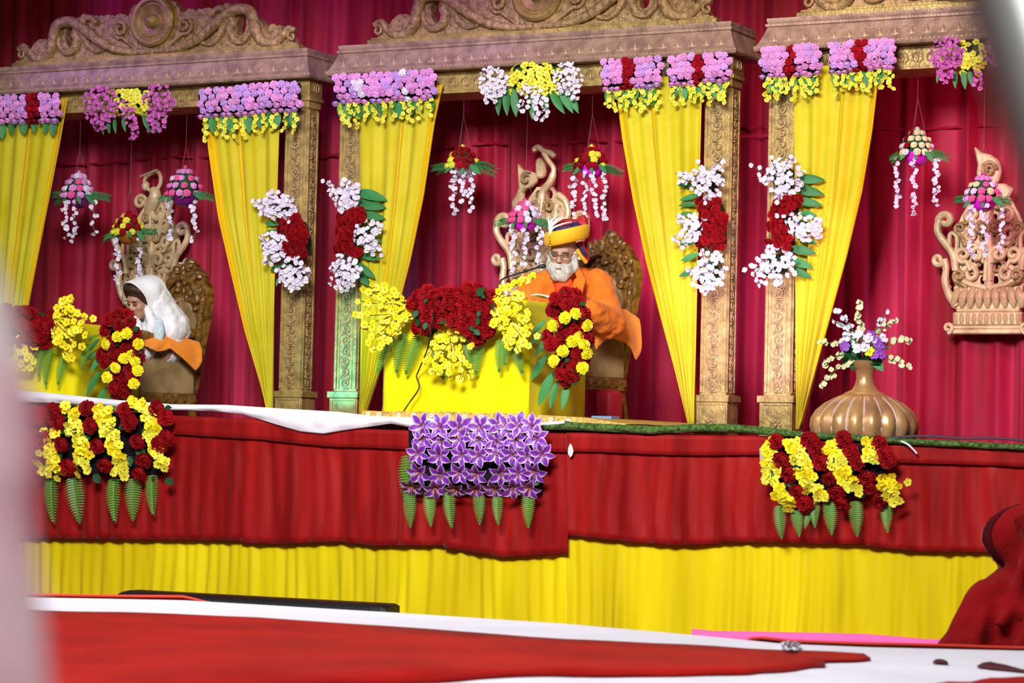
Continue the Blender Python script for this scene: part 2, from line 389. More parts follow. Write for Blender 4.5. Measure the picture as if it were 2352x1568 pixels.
    pd_ = MB().prism(o2, holes, fn, (0, 0.07, 0)).out('pediment', GOLD2, t, smooth=False)
    mb = MB(); mb.bbox(cx - ph, cx + ph, yp - 0.03, yp + 0.08, ZT, ZT + 0.045); mb.bbox(cx - ph + 0.02, cx + ph - 0.02, yp - 0.02, yp + 0.06, ZT + 0.045, ZT + 0.06)
    mb.out('pediment_base', GOLD, pd_, bevel=0.003)
    # medallion
    zc = 0.265; prof2 = [(0.17, 0.0), (0.17, 0.03), (0.155, 0.045), (0.135, 0.045), (0.122, 0.028), (0.115, 0.028), (0.105, 0.038), (0.092, 0.03), (0.06, 0.02), (0.050, 0.02), (0.047, 0.045), (0.030, 0.064), (0.0, 0.07)]
    m = MB().lathe(prof2, (cx, yp, ZT + zc), 30, axis=V((0, -1, 0)))
    m.out('medallion', GOLD, pd_)
    for s in (-1, 1):
        def P(x, z, d=0.0): return (cx + s * x * ph, yp - 0.012 - d, ZT + z * 0.92)
        coil = [P(0.02, 0.07), P(0.12, 0.075), P(0.22, 0.09, .01), P(0.33, 0.14, .015), P(0.43, 0.22, .02), P(0.50, 0.28, .02), P(0.585, 0.325, .02), P(0.67, 0.305, .02), P(0.70, 0.23, .015),
                P(0.715, 0.15, .01), P(0.76, 0.085), P(0.83, 0.075), P(0.885, 0.12), P(0.925, 0.17), P(0.965, 0.15)]
        sp = spline(coil, 5); q = len(sp)
        MB().tube(sp, [0.020 + 0.018 * sin(pi * min(1, i / q * 1.05)) for i in range(q)], 9).out('carved_coil', GOLD2, pd_)
        loop = [P(0.40, 0.30), P(0.445, 0.345), P(0.49, 0.33, .01), P(0.475, 0.27, .01), P(0.43, 0.24)]
        MB().tube(spline(loop, 5), 0.022, 8).out('carved_coil', GOLD2, pd_)
        ring = [P(0.675, 0.24), P(0.665, 0.16), P(0.62, 0.105), P(0.56, 0.12), P(0.535, 0.19), P(0.55, 0.235), P(0.53, 0.265), P(0.49, 0.22), P(0.46, 0.15), P(0.40, 0.10), P(0.34, 0.11)]
        MB().tube(spline(ring, 5), [0.012 + 0.02 * sin(pi * i / 50) for i in range(51)], 8).out('carved_coil', GOLD2, pd_)
        # volute
        pts = []
        for i in range(30):
            a = -1.9 + 10.5 * i / 29; rr = 0.062 * (1 - 0.8 * i / 29)
            pts.append((cx + s * (0.225 * ph + rr * cos(a)), yp - 0.018 - 0.012 * i / 29, ZT + 0.225 + rr * sin(a)))
        pts = [P(0.10, 0.09, .01), P(0.16, 0.14, .01)] + pts
        MB().tube(spline(pts, 2), 0.013, 7).out('volute', GOLD2, pd_)
        pts = []
        for i in range(16):
            a = pi / 2 + 6.5 * i / 15; rr = 0.034 * (1 - 0.75 * i / 15); pts.append((cx + s * (0.945 * ph + rr * cos(a)), yp - 0.016, ZT + 0.105 + rr * sin(a)))
        MB().tube(pts, 0.010, 6).out('volute', GOLD2, pd_)
    return t
XM0, XM1 = px(745, 170, G - 0.1).x, px(1690, 114, G - 0.1).x
XL1 = px(710, 182, G - 0.1).x; XR0 = px(1729, 105, G - 0.1).x
WS = 2.69
gate(XM0, XM1, 'widest carved gold gate, standing in the middle behind the orange-robed man', (-1, 1))
gate(XL1 - WS, XL1, 'carved gold gate with violet-lit pediment, behind the woman in white', (-1, 1))
gate(XR0, XR0 + WS, 'carved gold gate framing the ribbed vase, partly hidden by the white pole', (-1, 1))
# ---------------------------------------------------------------- yellow drapes in the gates
def drape(label, topx, ytop, tipx, ytip, inner, outer_x, seed):
    """inner: px polyline (y->x) of the slanting edge; outer_x: (xtop,xtip) of the upright edge"""
    Yd = G - 0.045
    random.seed(seed)
    inn = sorted((y, x) for x, y in inner)
    ph = [R(0, 6.28) for _ in range(6)]
    def fn(u, v):
        y = ytop + (ytip - ytop) * v
        xi = poly(inn, y); xo = outer_x[0] + (outer_x[1] - outer_x[0]) * v
        P = px(xi + (xo - xi) * u, y, Yd)
        w = 1 - v
        f = 0.010 * sin(u * 19 + ph[0]) + 0.008 * sin(u * 34 + ph[1] + v * 1.5) + 0.012 * noise.noise((u * 7, v * 1.2, seed))
        f += v * v * 0.014 * sin(u * 60 + ph[2])
        e = 0.016 * (1 - min(1, u / 0.05)) + 0.010 * max(0, 1 - abs(u - 0.42) / 0.02) * w
        P.y += f - e - 0.02 * v
        return P
    b = MB().grid(fn, 90, 40)
    o = b.out('yellow_drape', YEL, fixn=False)
    tag(o, label, 'curtain', 'yellow drapes hung in the gates')
    o.modifiers.new('thick', 'SOLIDIFY').thickness = 0.004
    for ua, ub in ((0.0, 0.085), (0.40, 0.445)):
        h = MB().grid(lambda u, v: fn(ua + (ub - ua) * u, v) + V((0, -0.006, 0)), 6, 40)
        hh = h.out('hem', YELHEM, o, fixn=False); hh.modifiers.new('thick', 'SOLIDIFY').thickness = 0.003
    return o
drape('yellow drape furthest left, its lower half behind the blurred pink cloth', 0, 225, 0, 960, [(158, 225), (140, 330), (112, 480), (85, 620), (66, 720), (20, 960)], (-40, -40), 1)
drape('yellow drape gathered beside the gold pillar right of the woman in white', 0, 235, 0, 950, [(472, 240), (485, 350), (508, 500), (540, 640), (568, 760), (600, 870), (622, 950)], (643, 629), 2)
drape('yellow drape tucked behind the yellow sprays at the left of the lectern', 0, 195, 0, 960, [(1018, 195), (1000, 280), (975, 450), (945, 600), (905, 760), (868, 880), (838, 960)], (822, 832), 3)
drape('yellow drape on the right behind the carved chair of the orange-robed man', 0, 175, 0, 980, [(1412, 180), (1430, 320), (1455, 460), (1485, 600), (1520, 730), (1553, 850), (1588, 985)], (1612, 1597), 4)
drape('yellow drape furthest right, between a gold pillar and the ribbed vase', 0, 150, 0, 985, [(2025, 150), (2008, 300), (1985, 440), (1950, 590), (1912, 730), (1870, 880), (1838, 1000)], (1822, 1832), 5)
# ---------------------------------------------------------------- stage skirt
def skirt_panel(name, m, x0, x1, top, bot, Y, amp, seed, nv=16, step=1.6, parent=None, flat_head=0.0, dense=1.0):
    n = int((x1 - x0) / step)
    def fn(u, v):
        x = x0 + (x1 - x0) * u; yt = poly(top, x); yb = poly(bot, x)
        P = px(x, yt + (yb - yt) * v, Y)
        X_ = P.x * dense; k = min(1.0, max(0.0, (v - flat_head) / 0.12)) if flat_head else 1.0
        kk = k * (0.55 + 0.45 * v) * (1 - .6 * max(0, (v - .85) / .15))
        sh = noise.noise((X_ * 1.1, v * 0.9, seed)) * 0.25
        f = (sin((X_ + sh * v * 0.3) * 70 + seed + 3 * noise.noise((X_ * 2.3, v * .5, seed))) * 0.35 * (1 + noise.noise((X_ * 3, 0, seed + 7))) + sin((X_ + sh * 0.25 * v) * 33 + 2 * seed + 4 * noise.noise((X_ * 1.3, 0, seed + 1))) * 0.4 + noise.noise(((X_ + sh * v * .2) * 15, v * 1.1, seed + 3)) * 1.5)
        P.y += -amp * (f * kk) - 0.006
        return P
    b = MB().grid(fn, n, nv)
    o = b.out(name, m, parent, fixn=False)
    o.modifiers.new('thick', 'SOLIDIFY').thickness = 0.003
    return o, fn
topL = [(-600, 905), (-80, 930), (100, 935), (400, 957), (600, 965), (760, 985), (960, 992), (1240, 996), (1306, 998)]
botL = [(-600, 1232), (-80, 1236), (80, 1236), (240, 1238), (555, 1241), (556, 1246), (640, 1249), (780, 1243), (860, 1253), (1022, 1252), (1024, 1258), (1092, 1268), (1160, 1279), (1306, 1270)]
topR = [(1300, 996), (1500, 1000), (1760, 1004), (2060, 1018), (2352, 1032), (2460, 1038), (3200, 1066)]
botR = [(1304, 1228), (1440, 1243), (1560, 1252), (1650, 1248), (1662, 1243), (1990, 1250), (2000, 1255), (2120, 1266), (2360, 1268), (2460, 1272), (3200, 1302)]
floorL = [(-600, 1402), (-80, 1430), (1310, 1505)]; floorR = [(1304, 1505), (2460, 1545), (3200, 1588)]
pinkR = [(1600, 1444), (1640, 1448), (1810, 1451), (1990, 1455), (2120, 1466), (2460, 1480), (3200, 1512)]
def skirt(label, x0, x1, top, bot, floor, seed):
    base = px((x0 + x1) / 2, 1500, -0.03); base.z = 0
    t = thing('stage_skirt', label, 'stage skirt', base, 'stage skirt cloths')
    skirt_panel('yellow_panel', YELSK, x0, x1, [(x, y - 12) for x, y in bot], floor, 0.0, 0.014, seed + 20, 12, parent=t, dense=1.25)
    skirt_panel('red_panel', REDSK, x0, x1, top, bot, -0.045, 0.0115, seed, 16, parent=t, flat_head=0.14)
    skirt_panel('header_band', REDSK, x0, x1, [(x, y - 3) for x, y in top], [(x, y + 42 + 2 * sin(x * 0.013)) for x, y in [(q, poly(top, q)) for q in range(int(x0), int(x1) + 30, 30)]], -0.066, 0.0012, seed + 9, 4, step=6, parent=t)
    return t
skirt('left length of red and yellow pleated stage skirt, behind the black speaker', -600, 1306, topL, botL, floorL, 1.0)
sr = skirt('right length of red and yellow pleated stage skirt, with a pink hem', 1304, 3200, topR, botR, floorR, 2.0)
skirt_panel('pink_hem', PINKCL, 1590, 3200, pinkR, [(1590, 1520), (2460, 1550), (3200, 1592)], -0.018, 0.004, 31.0, 4, parent=sr, dense=1.25)
# torn slit showing the pale board behind the skirt
sl = [(1309, 1050), (1304, 1040), (1305, 1028), (1309, 1018), (1314, 1024), (1317, 1036), (1314, 1046)]
MB().prism(sl, [], lambda x, y: px(x, y, -0.085), (0, 0.004, 0)).out('torn_patch', mat('pale_board', 'c8c4c6', 0.7), sr, smooth=False)
# ---------------------------------------------------------------- edge dressing
def edge_cloth(name, label, cat, m, top, bot, x0, x1, Y, bulge, seed, step=6, amp=0.008, back=0.30, rough=None):
    n = int((x1 - x0) / step)
    def fn(u, v):
        x = x0 + (x1 - x0) * u; yt = poly(top, x); yb = poly(bot, x)
        if v < 0.35:                       # lies back on the stage
            P = px(x, yt, Y); k = 1 - v / 0.35; P.y += back * k; P.z -= 0.02 * k
            P.z += 0.004 * noise.noise((P.x * 6, P.y * 6, seed))
        else:
            k = (v - 0.35) / 0.65; P = px(x, yt + (yb - yt) * k, Y); P.y -= bulge * sin(pi * min(1, k * 0.75 + 0.1)) ; P.y += amp * noise.noise((P.x * 9, k * 2, seed)) - amp * sin(pi * k)
        return P
    o = MB().grid(fn, n, 20).out(name, m, fixn=False)
    md = o.modifiers.new('thick', 'SOLIDIFY'); md.thickness = 0.004
    return tag(o, label, cat)
edge_cloth('white_sheet', 'crumpled white sheet hanging over the left stage edge', 'sheet', WHITECL,
           [(-600, 862), (-60, 890), (100, 902), (250, 918), (400, 930), (520, 931), (640, 939), (780, 947), (850, 956), (960, 960), (1060, 968), (1130, 966), (1200, 975), (1300, 967)],
           [(-600, 895), (-60, 920), (100, 924), (250, 932), (400, 941), (500, 944), (560, 951), (640, 976), (690, 991), (745, 996), (800, 987), (900, 972), (960, 984), (1060, 986), (1130, 984), (1200, 982), (1300, 974)], -600, 1300, -0.075, 0.012, 2)
edge_cloth('turf_strip', 'fuzzy green artificial turf strip along the right stage edge', 'turf', TURF,
           [(1236, 978), (1300, 970), (1380, 974), (1500, 980), (1620, 974), (1690, 976), (1760, 982), (1850, 994), (1950, 998), (2080, 1008), (2352, 1022), (2480, 1028), (3200, 1056)],
           [(1236, 986), (1300, 986), (1380, 990), (1500, 996), (1620, 990), (1690, 992), (1760, 998), (1850, 1006), (1950, 1012), (2080, 1020), (2352, 1034), (2480, 1040), (3200, 1068)], 1236, 3200, -0.08, 0.014, 5, back=0.5)
# low dais with brocade cover under the lectern
BROC = mat('gold_brocade', 'b08a35', 0.5, 0.1, 0.5, 120, 0.25, 45, 'c8a04a')
def dais():
    xa, xb = X(826, 0.12), X(1438, 0.12)
    tl = [(826, 944), (900, 946), (1000, 947), (1200, 952), (1340, 961), (1438, 974)]
    def fn(u, v):
        x = 826 + 612 * u; yt = poly(tl, x)
        if v < 0.5: P = px(x, yt, 0.12); P.y += 1.55 * (1 - v / 0.5); P.z = P.z - 0.0
        else: P = px(x, yt + 45 * (v - 0.5) / 0.5, 0.12); P.y -= 0.03 * (v - 0.5)
        P.z += 0.004 * noise.noise((P.x * 8, P.y * 8, v)); return P
    o = MB().grid(fn, 60, 16).out('brocade_rug', BROC, fixn=False); o.modifiers.new('thick', 'SOLIDIFY').thickness = 0.006
    tag(o, 'gold brocade rug with white flower dots under the yellow lectern', 'rug')
    wm = mat('ivory_thread', 'e8dcc0', 0.7)
    b = MB()
    for k in range(6): a = k * pi / 3; b.ball((0.010 * cos(a), 0, 0.008 * sin(a)), (0.007, 0.003, 0.006), 6, 4)
    me = mesh('woven_flower', b.v, b.f, wm)
    for x in (845, 870, 915, 950, 990, 1030, 1066, 1105, 1145, 1185, 1225, 1265, 1305): part('woven_flower', me, o, Matrix.Translation(px(x, poly(tl, x) + 7, 0.108)))
    return o
dais()
# ---------------------------------------------------------------- foreground: low platform with sheets
ZP = 0.5
far = [(-300, 1362), (100, 1372), (420, 1378), (900, 1406), (1300, 1432), (1640, 1462), (1800, 1478), (2000, 1486), (2352, 1494), (2600, 1500)]
def sheet_top(u, v):
    x = -300 + 2900 * u; P = pz(x, poly(far, x), ZP)
    P.y -= 3.2 * v
    P.z = ZP + 0.008 * noise.noise((P.x * 1.5, P.y * 3, 1.0)) * min(1, v * 8) + 0.006 * noise.noise((P.x * 4, P.y * 8, 4.0)) * min(1, v * 8)
    return P
pl = thing('low_platform', 'low platform draped in white sheet across the foreground', 'platform', V((2.0, -6.6, 0)))
P0 = sheet_top(0, 0); P1 = sheet_top(1, 0)
b = MB(); b.add([V((P0.x, P0.y - 0.05, 0)), V((P1.x, P1.y - 0.05, 0)), V((P1.x, P1.y - 3.15, 0)), V((P0.x, P0.y - 3.15, 0)), V((P0.x, P0.y - 0.05, ZP - .03)), V((P1.x, P1.y - 0.05, ZP - .03)), V((P1.x, P1.y - 3.15, ZP - .03)), V((P0.x, P0.y - 3.15, ZP - .03))],
             [(0, 3, 2, 1), (4, 5, 6, 7), (0, 1, 5, 4), (1, 2, 6, 5), (2, 3, 7, 6), (3, 0, 4, 7)]); b.out('frame', DARK, pl, smooth=False)
def sheet(u, v):
    if v < 0.1:
        P = sheet_top(u, 0); k = 1 - v / 0.1; P.z -= 0.42 * k; P.y += 0.01 + 0.02 * k; return P
    return sheet_top(u, (v - 0.1) / 0.9)
o = MB().grid(sheet, 120, 60).out('white_cover', WHITECL, pl, fixn=False)
def zfit(P): return P
def lie(name, label, outline, m, dz, cat='cloth'):
    """cloth lying on the platform, outline in photo pixels, projected on the top"""
    pts = [pz(x, y, ZP + 0.02) for x, y in outline]
    bm = bmesh.new(); vs = [bm.verts.new(p) for p in pts]; f = bm.faces.new(vs); bmesh.ops.triangulate(bm, faces=[f])
    bmesh.ops.subdivide_edges(bm, edges=bm.edges[:], cuts=4, use_grid_fill=True)
    bmesh.ops.triangulate(bm, faces=bm.faces[:])
    for v in bm.verts: v.co.z = ZP + 0.009 + dz + 0.008 * noise.noise((v.co.x * 1.5, v.co.y * 3, 1.0)) + 0.006 * noise.noise((v.co.x * 4, v.co.y * 8, 4.0))
    bmesh.ops.recalc_face_normals(bm, faces=bm.faces)
    c = V((sum(p.x for p in pts) / len(pts), sum(p.y for p in pts) / len(pts), ZP))
    for v in bm.verts: v.co -= c
    me = bpy.data.meshes.new(name); bm.to_mesh(me); bm.free(); me.materials.append(m); me.polygons.foreach_set('use_smooth', [True] * len(me.polygons))
    o = obj(name, me, None, Matrix.Translation(c)); o.modifiers.new('thick', 'SOLIDIFY').thickness = 0.006
    return tag(o, label, cat)
lie('red_cloth', 'large bright red cloth spread over the white platform sheet', [(-60, 1385), (100, 1392), (400, 1398), (900, 1430), (1300, 1456), (1640, 1474), (1840, 1485), (1985, 1492), (2000, 1500), (1960, 1504), (1893, 1504), (1895, 1512), (1720, 1530), (1640, 1532), (1340, 1534), (1000, 1544), (700, 1562), (500, 1592), (-60, 1640)], REDCL, 0.0)
lie('red_cloth', 'corner of red cloth at the bottom right edge of the picture', [(2060, 1572), (2180, 1562), (2300, 1548), (2420, 1538), (2500, 1560), (2500, 1640), (2100, 1640)], REDCL, 0.003)
lie('dark_scrap', 'small dark maroon scrap poking up on the white sheet', [(2143, 1510), (2150, 1504), (2162, 1503), (2172, 1506), (2178, 1511)], mat('maroon_scrap', '4a0a16', 0.7), 0.0, 'scrap')
lie('dark_scrap', 'long olive-edged dark scrap on the white sheet at the right edge', [(2245, 1515), (2258, 1509), (2275, 1507), (2310, 1514), (2360, 1524), (2420, 1528), (2400, 1532), (2330, 1522)], mat('maroon_scrap', '4a0a16', 0.7), 0.0, 'scrap')
# narrow orange-red carpet edge showing behind the platform
def carp(u, v):
    x = -80 + 2500 * u; P = pz(x, poly(far, x), ZP); P.y += 0.05 + 0.30 * v; h = 0.036 * max(0, min(1, (520 - x) / 120)) + 0.034 * max(0, min(1, (x - 1660) / 60)) - 0.02; P.z = ZP - 0.004 + (h + 0.008 * noise.noise((P.x * 2.0, 0, 3))) * (1 - v) - 0.05 * v; return P
def carp2(u, v):
    P = carp(u, 0)
    if v > 0: P = carp(u, v)
    return P
b = MB().grid(carp, 120, 4); o = b.out('carpet_edge', mat('orange_red_cloth', 'd0300c', 0.7), fixn=False)
o.modifiers.new('thick', 'SOLIDIFY').thickness = 0.01
tag(o, 'thin orange-red cloth edge just behind the white platform sheet', 'cloth')
# ---------------------------------------------------------------- flowers: shared meshes
FM = {}
def petal(b, a, ra, rb, za, zb, w, curl, cup, seg=2, ruf=0.0, pointed=False):
    ca, sa = cos(a), sin(a); vs = []
    for i in range(seg + 1):
        t = i / seg; r = ra + (rb - ra) * t; z = za + (zb - za) * t + curl * t * t
        hw = w * (sin(pi * (0.12 + 0.88 * t)) if pointed else min(1.0, 0.35 + 1.1 * t) * (1 - 0.35 * max(0, t - 0.6) / 0.4))
        if pointed: hw = max(hw, 0.02 * w)
        for k in (-1, 0, 1):
            zz = z + cup * abs(k) * hw + (R(-ruf, ruf) if i == seg else 0); rr = r * (1 - 0.06 * abs(k)) + (R(-ruf, ruf) if i == seg else 0)
            vs.append((rr * ca - k * hw * sa, rr * sa + k * hw * ca, zz))
    fs = [(i * 3 + j, i * 3 + j + 1, i * 3 + 4 + j, i * 3 + 3 + j) for i in range(seg) for j in range(2)]
    b.add(vs, fs)
def fmesh(kind, m, m2=None):
    key = (kind, m.name)
    if key in FM: return FM[key]
    random.seed(hash(kind) % 1 + len(kind)); b = MB(); n2 = None
    if kind == 'carnation':
        for n, ra, rb, za, zb, w in ((9, .25, 1, -.05, .12, .34), (8, .15, .82, .05, .42, .30), (6, .05, .55, .15, .62, .26), (4, 0, .28, .25, .75, .2)):
            for k in range(n): petal(b, 2 * pi * k / n + R(-.15, .15), ra, rb, za, zb, w, 0.0, 0.15, 2, 0.09)
        b.ball((0, 0, .12), (.72, .72, .42), 8, 5)
    elif kind == 'rose':
        for n, ra, rb, za, zb, w, c in ((8, .2, 1, -.1, .1, .48, .10), (6, .15, .85, 0, .42, .42, .0), (5, .1, .62, .1, .68, .36, -.05), (4, .05, .36, .2, .80, .26, -.1), (3, 0, .16, .3, .82, .14, 0)):
            for k in range(n): petal(b, 2 * pi * k / n + R(-.2, .2) + n, ra, rb, za, zb, w, c, 0.25, 2, 0.09)
        b.ball((0, 0, .1), (.82, .82, .42), 10, 5)
    elif kind == 'blossom':
        for k in range(5): petal(b, 2 * pi * k / 5, .05, 1, 0, .25, .52, -.1, 0.12, 2, 0.05)
        n2 = len(b.f); b.ball((0, 0, .12), .20, 6, 3)
    elif kind == 'bud':
        for k in range(4): petal(b, 2 * pi * k / 4 + .3, .05, .95, 0, .5, .6, .1, 0.2, 2, 0.08)
        b.ball((0, 0, .25), (.42, .42, .42), 6, 4)
    elif kind == 'lily':
        for k in range(6): petal(b, 2 * pi * k / 6, .06, 1.0, .0, .75, .30 if k % 2 else .25, -.55, 0.35, 5, 0.0, True)
        n2 = len(b.f)
        for k in range(5): a = 2 * pi * k / 5 + .3; b.tube([(0, 0, 0), (.16 * cos(a), .16 * sin(a), .35), (.26 * cos(a), .26 * sin(a), .5)], [.02, .015, .04], 4)
    elif kind == 'leaf':
        vs = []; n = 7
        for i in range(n + 1):
            t = i / n; w = .19 * sin(pi * (t * .92 + .06)) ** .8; dz = -.22 * t * t
            for k in (-1, 0, 1): vs.append((t, k * w, dz + .05 * abs(k)))
        b.add(vs, [(i * 3 + j, i * 3 + j + 1, i * 3 + 4 + j, i * 3 + 3 + j) for i in range(n) for j in range(2)])
    elif kind == 'broadleaf':
        vs = []; n = 6
        for i in range(n + 1):
            t = i / n; w = .34 * sin(pi * (t * .9 + .08)); dz = -.15 * t * t
            for k in (-1, 0, 1): vs.append((t, k * w, dz + .08 * abs(k)))
        b.add(vs, [(i * 3 + j, i * 3 + j + 1, i * 3 + 4 + j, i * 3 + 3 + j) for i in range(n) for j in range(2)])
    elif kind == 'fern':
        n = 17
        b.tube([(t / 6, 0, -.18 * (t / 6) ** 2 + .004) for t in range(7)], .008, 4)
        for i in range(n):
            t = i / n; w = .175 * (sin(pi * (.30 + .68 * t)) ** .9) + .010; L = 1.0 / n
            for s in (-1, 1):
                z = -.18 * t * t
                b.add([(t, 0, z), (t + L * .80, 0, z - .01), (t + L * 1.15, s * w * .6, z + .02), (t + L * 1.25, s * w, z + .0), (t + L * .55, s * w * .62, z + .03)], [(0, 1, 2, 3, 4)])
        b.add([(.93, -.05, -.17), (1.06, 0, -.2), (.93, .05, -.17), (.9, 0, -.16)], [(0, 1, 2, 3)])
    elif kind == 'frond':
        n = 9
        b.tube([(t / 8, 0, .12 * sin(pi * t / 8 * .9) - .18 * (t / 8) ** 2) for t in range(9)], .014, 4)
        for i in range(n):
            t = .15 + .82 * i / n; z = .12 * sin(pi * t * .9) - .18 * t * t
            for s in (-1, 1):
                b.add([(t, 0, z), (t + .10, s * .06, z), (t + .17, s * .20 * (1 - .4 * t), z - .08), (t + .05, s * .10, z - .02)], [(0, 1, 2, 3)])
    me = mesh(kind, b.v, b.f, m, kind != 'fern')
    if m2 and n2 is not None:
        me.materials.append(m2)
        for p in me.polygons[n2:]: p.material_index = 1
    if kind == 'lily':
        at = me.color_attributes.new('edge', 'FLOAT_COLOR', 'POINT')
        for i in range(len(me.vertices)):
            pi_ = i // 18; q = i % 18
            if pi_ < 6:
                r_, k = divmod(q, 3); e = 1.0 if k != 1 else (0.85 if r_ == 5 else 0.0)
                if r_ == 0: e = 0.5
            else: e = 0
            at.data[i].color = (e, e, e, 1)
    FM[key] = me; return me
PINK = mat('pink_petal', 'dd98d6', 0.6, rnd=0.14, sss=0.0); LILAC = mat('lilac_petal', 'c79be0', 0.6, rnd=0.12)
HOTPINK = mat('hot_pink_petal', 'e85a9a', 0.6, rnd=0.1); MAG = mat('magenta_petal', 'c060b0', 0.6, rnd=0.2)
WHT = mat('white_petal', 'e4dcee', 0.6, rnd=0.08); CRM = mat('cream_petal', 'dcdcae', 0.6, rnd=0.12)
REDF = mat('red_petal', '8e0610', 0.65, spec=0.15, rnd=0.22, bump=0.3, bscale=160); CRIM = mat('crimson_petal', '96081a', 0.65, spec=0.15, rnd=0.25)
YF = mat('yellow_petal', 'eee014', 0.55, rnd=0.07); YF2 = mat('lemon_petal', 'dfe03c', 0.55, rnd=0.1)
OCH = mat('ochre_heart', 'c98a10', 0.6); LEAF = mat('leaf_green', '2c7a3c', 0.5, rnd=0.2, bump=0.2, bscale=60)
DLEAF = mat('dark_leaf', '1f4a2a', 0.5, spec=0.15, rnd=0.25); FERN = mat('fern_green', '4c8228', 0.5, rnd=0.15); BACKM = mat('dark_foam', '150f18', 0.9, spec=0.15)
TWIG = mat('brown_twig', '5c3a18', 0.8); VIOL = mat('violet_petal', '8a3fc0', 0.6, rnd=0.15)
def lily_mat():
    m = bpy.data.materials.new('purple_lily_petal'); m.use_nodes = True; N = m.node_tree.nodes; L = m.node_tree.links
    b = N['Principled BSDF']; b.inputs['Roughness'].default_value = 0.5
    a = N.new('ShaderNodeAttribute'); a.attribute_name = 'edge'
    r = N.new('ShaderNodeValToRGB'); r.color_ramp.elements[0].color = lin('7626a6'); r.color_ramp.elements[1].color = lin('d8c6e2')
    r.color_ramp.elements[0].position = 0.5; r.color_ramp.elements[1].position = 1.0
    L.new(a.outputs['Color'], r.inputs[0]); L.new(r.outputs[0], b.inputs['Base Color']); return m
LILY = lily_mat(); MATS['lily'] = LILY
def inside(p, pl):
    x, y = p; c = False; n = len(pl)
    for i in range(n):
        x1, y1 = pl[i]; x2, y2 = pl[(i + 1) % n]
        if (y1 > y) != (y2 > y) and x < (x2 - x1) * (y - y1) / (y2 - y1) + x1: c = not c
    return c
def rect(a, b, c, d): return [(a, c), (b, c), (b, d), (a, d)]
def oval(cx, cy, rx, ry, n=16): return [(cx + rx * cos(2 * pi * i / n), cy + ry * sin(2 * pi * i / n)) for i in range(n)]
def scatter(pl, n, cand=9):
    xs = [p[0] for p in pl]; ys = [p[1] for p in pl]; out = []; tries = 0
    while len(out) < n and tries < n * 60:
        best = None; bdist = -1
        for _ in range(cand):
            tries += 1; p = (R(min(xs), max(xs)), R(min(ys), max(ys)))
            if not inside(p, pl): continue
            d = min([(p[0] - q[0]) ** 2 + (p[1] - q[1]) ** 2 for q in out] or [1e9])
            if d > bdist: bdist = d; best = p
        if best: out.append(best)
    return out
FWD = V((0.25, -1, 0.05))
class Arr:
    def __init__(s, name, label, cat, x, y, Y, group=None):
        s.base = px(x, y, Y); s.t = thing(name, label, cat, s.base, group); s.Y = Y; s.cx = x; s.cy = y; s.root = s.t
    def bloom(s, me, x, y, r_px, dY=0.0, d=None, parent=None, jit=0.35, name=None):
        P = px(x, y, s.Y + dY); r = r_px / ppm(P); d = V(d) if d else FWD.copy()
        d = (d.normalized() + V((R(-1, 1), R(-1, 1), R(-1, 1))) * jit).normalized()
        M = Matrix.Translation(P) @ d.to_track_quat('Z', 'Y').to_matrix().to_4x4() @ Matrix.Rotation(R(0, 6.28), 4, 'Z') @ Matrix.Scale(r, 4)
        return part(name or me.name.split('.')[0], me, parent or s.root, M)
    def leaf(s, me, x0, y0, x1, y1, dY0=0.0, dY1=-0.02, wide=1.0, name=None, parent=None):
        A = px(x0, y0, s.Y + dY0); B = px(x1, y1, s.Y + dY1); t = B - A; L = t.length; t.normalize()
        n = (CAM - A).normalized(); n = (V((0.2, -1, 0.25)) + V((R(-.3, .3), 0, R(-.3, .3)))); n = (n - t * n.dot(t)).normalized(); bt = n.cross(t)
        M3 = Matrix((t * L, bt * L * wide, n * L)).transposed()
        return part(name or me.name.split('.')[0], me, parent or s.root, Matrix.Translation(A) @ M3.to_4x4())
    def fill(s, me, pl, n, r_px, dome=0.05, jit=0.4, dY=0.0, name=None, down=0.0, parent=None):
        xs = [p[0] for p in pl]; ys = [p[1] for p in pl]; mx, my = (min(xs) + max(xs)) / 2, (min(ys) + max(ys)) / 2; wx, wy = (max(xs) - min(xs)) / 2 + 1, (max(ys) - min(ys)) / 2 + 1
        for (x, y) in scatter(pl, n):
            a, b_ = (x - mx) / wx, (y - my) / wy; k = max(0, 1 - a * a * .8 - b_ * b_ * .8)
            s.bloom(me, x, y, r_px * R(.85, 1.15), dY - dome * sqrt(k), V((0.25 + a * .7, -1, 0.05 - b_ * .7 - down)), parent, jit, name)
    def spray(s, me, x0, y0, x1, y1, n, r_px, dY=-.08, wig=6, name=None):
        pts = [px(x0, y0, s.Y), px((x0 + x1) / 2 + R(-8, 8), (y0 + y1) / 2 + R(-10, 4), s.Y + dY * .8), px(x1, y1, s.Y + dY)]
        tw = MB().tube(spline(pts, 5), .0022, 4).out('twig', TWIG, s.root)
        for i in range(n):
            t = (i + R(.2, .9)) / n; x = x0 + (x1 - x0) * t; y = y0 + (y1 - y0) * t + R(-8, 2) * 4 * t * (1 - t) * .3
            s.bloom(me, x + R(-wig, wig), y + R(-wig, wig), r_px * R(.8, 1.15), dY * t + R(-.03, .01), V((.25 + R(-.5, .5), -1, R(-.4, .5))), tw, .35, name)
    def core(s, pl, m, depth=0.05, dY=0.0, name='foliage_core', shrink=0.86):
        mx = sum(p[0] for p in pl) / len(pl); my = sum(p[1] for p in pl) / len(pl)
        q = [(mx + (x - mx) * shrink, my + (y - my) * shrink) for x, y in pl]
        return MB().prism(q, [], lambda x, y: px(x, y, s.Y + dY - depth * 0.3), (0, depth, 0)).out(name, m, s.root, smooth=False)
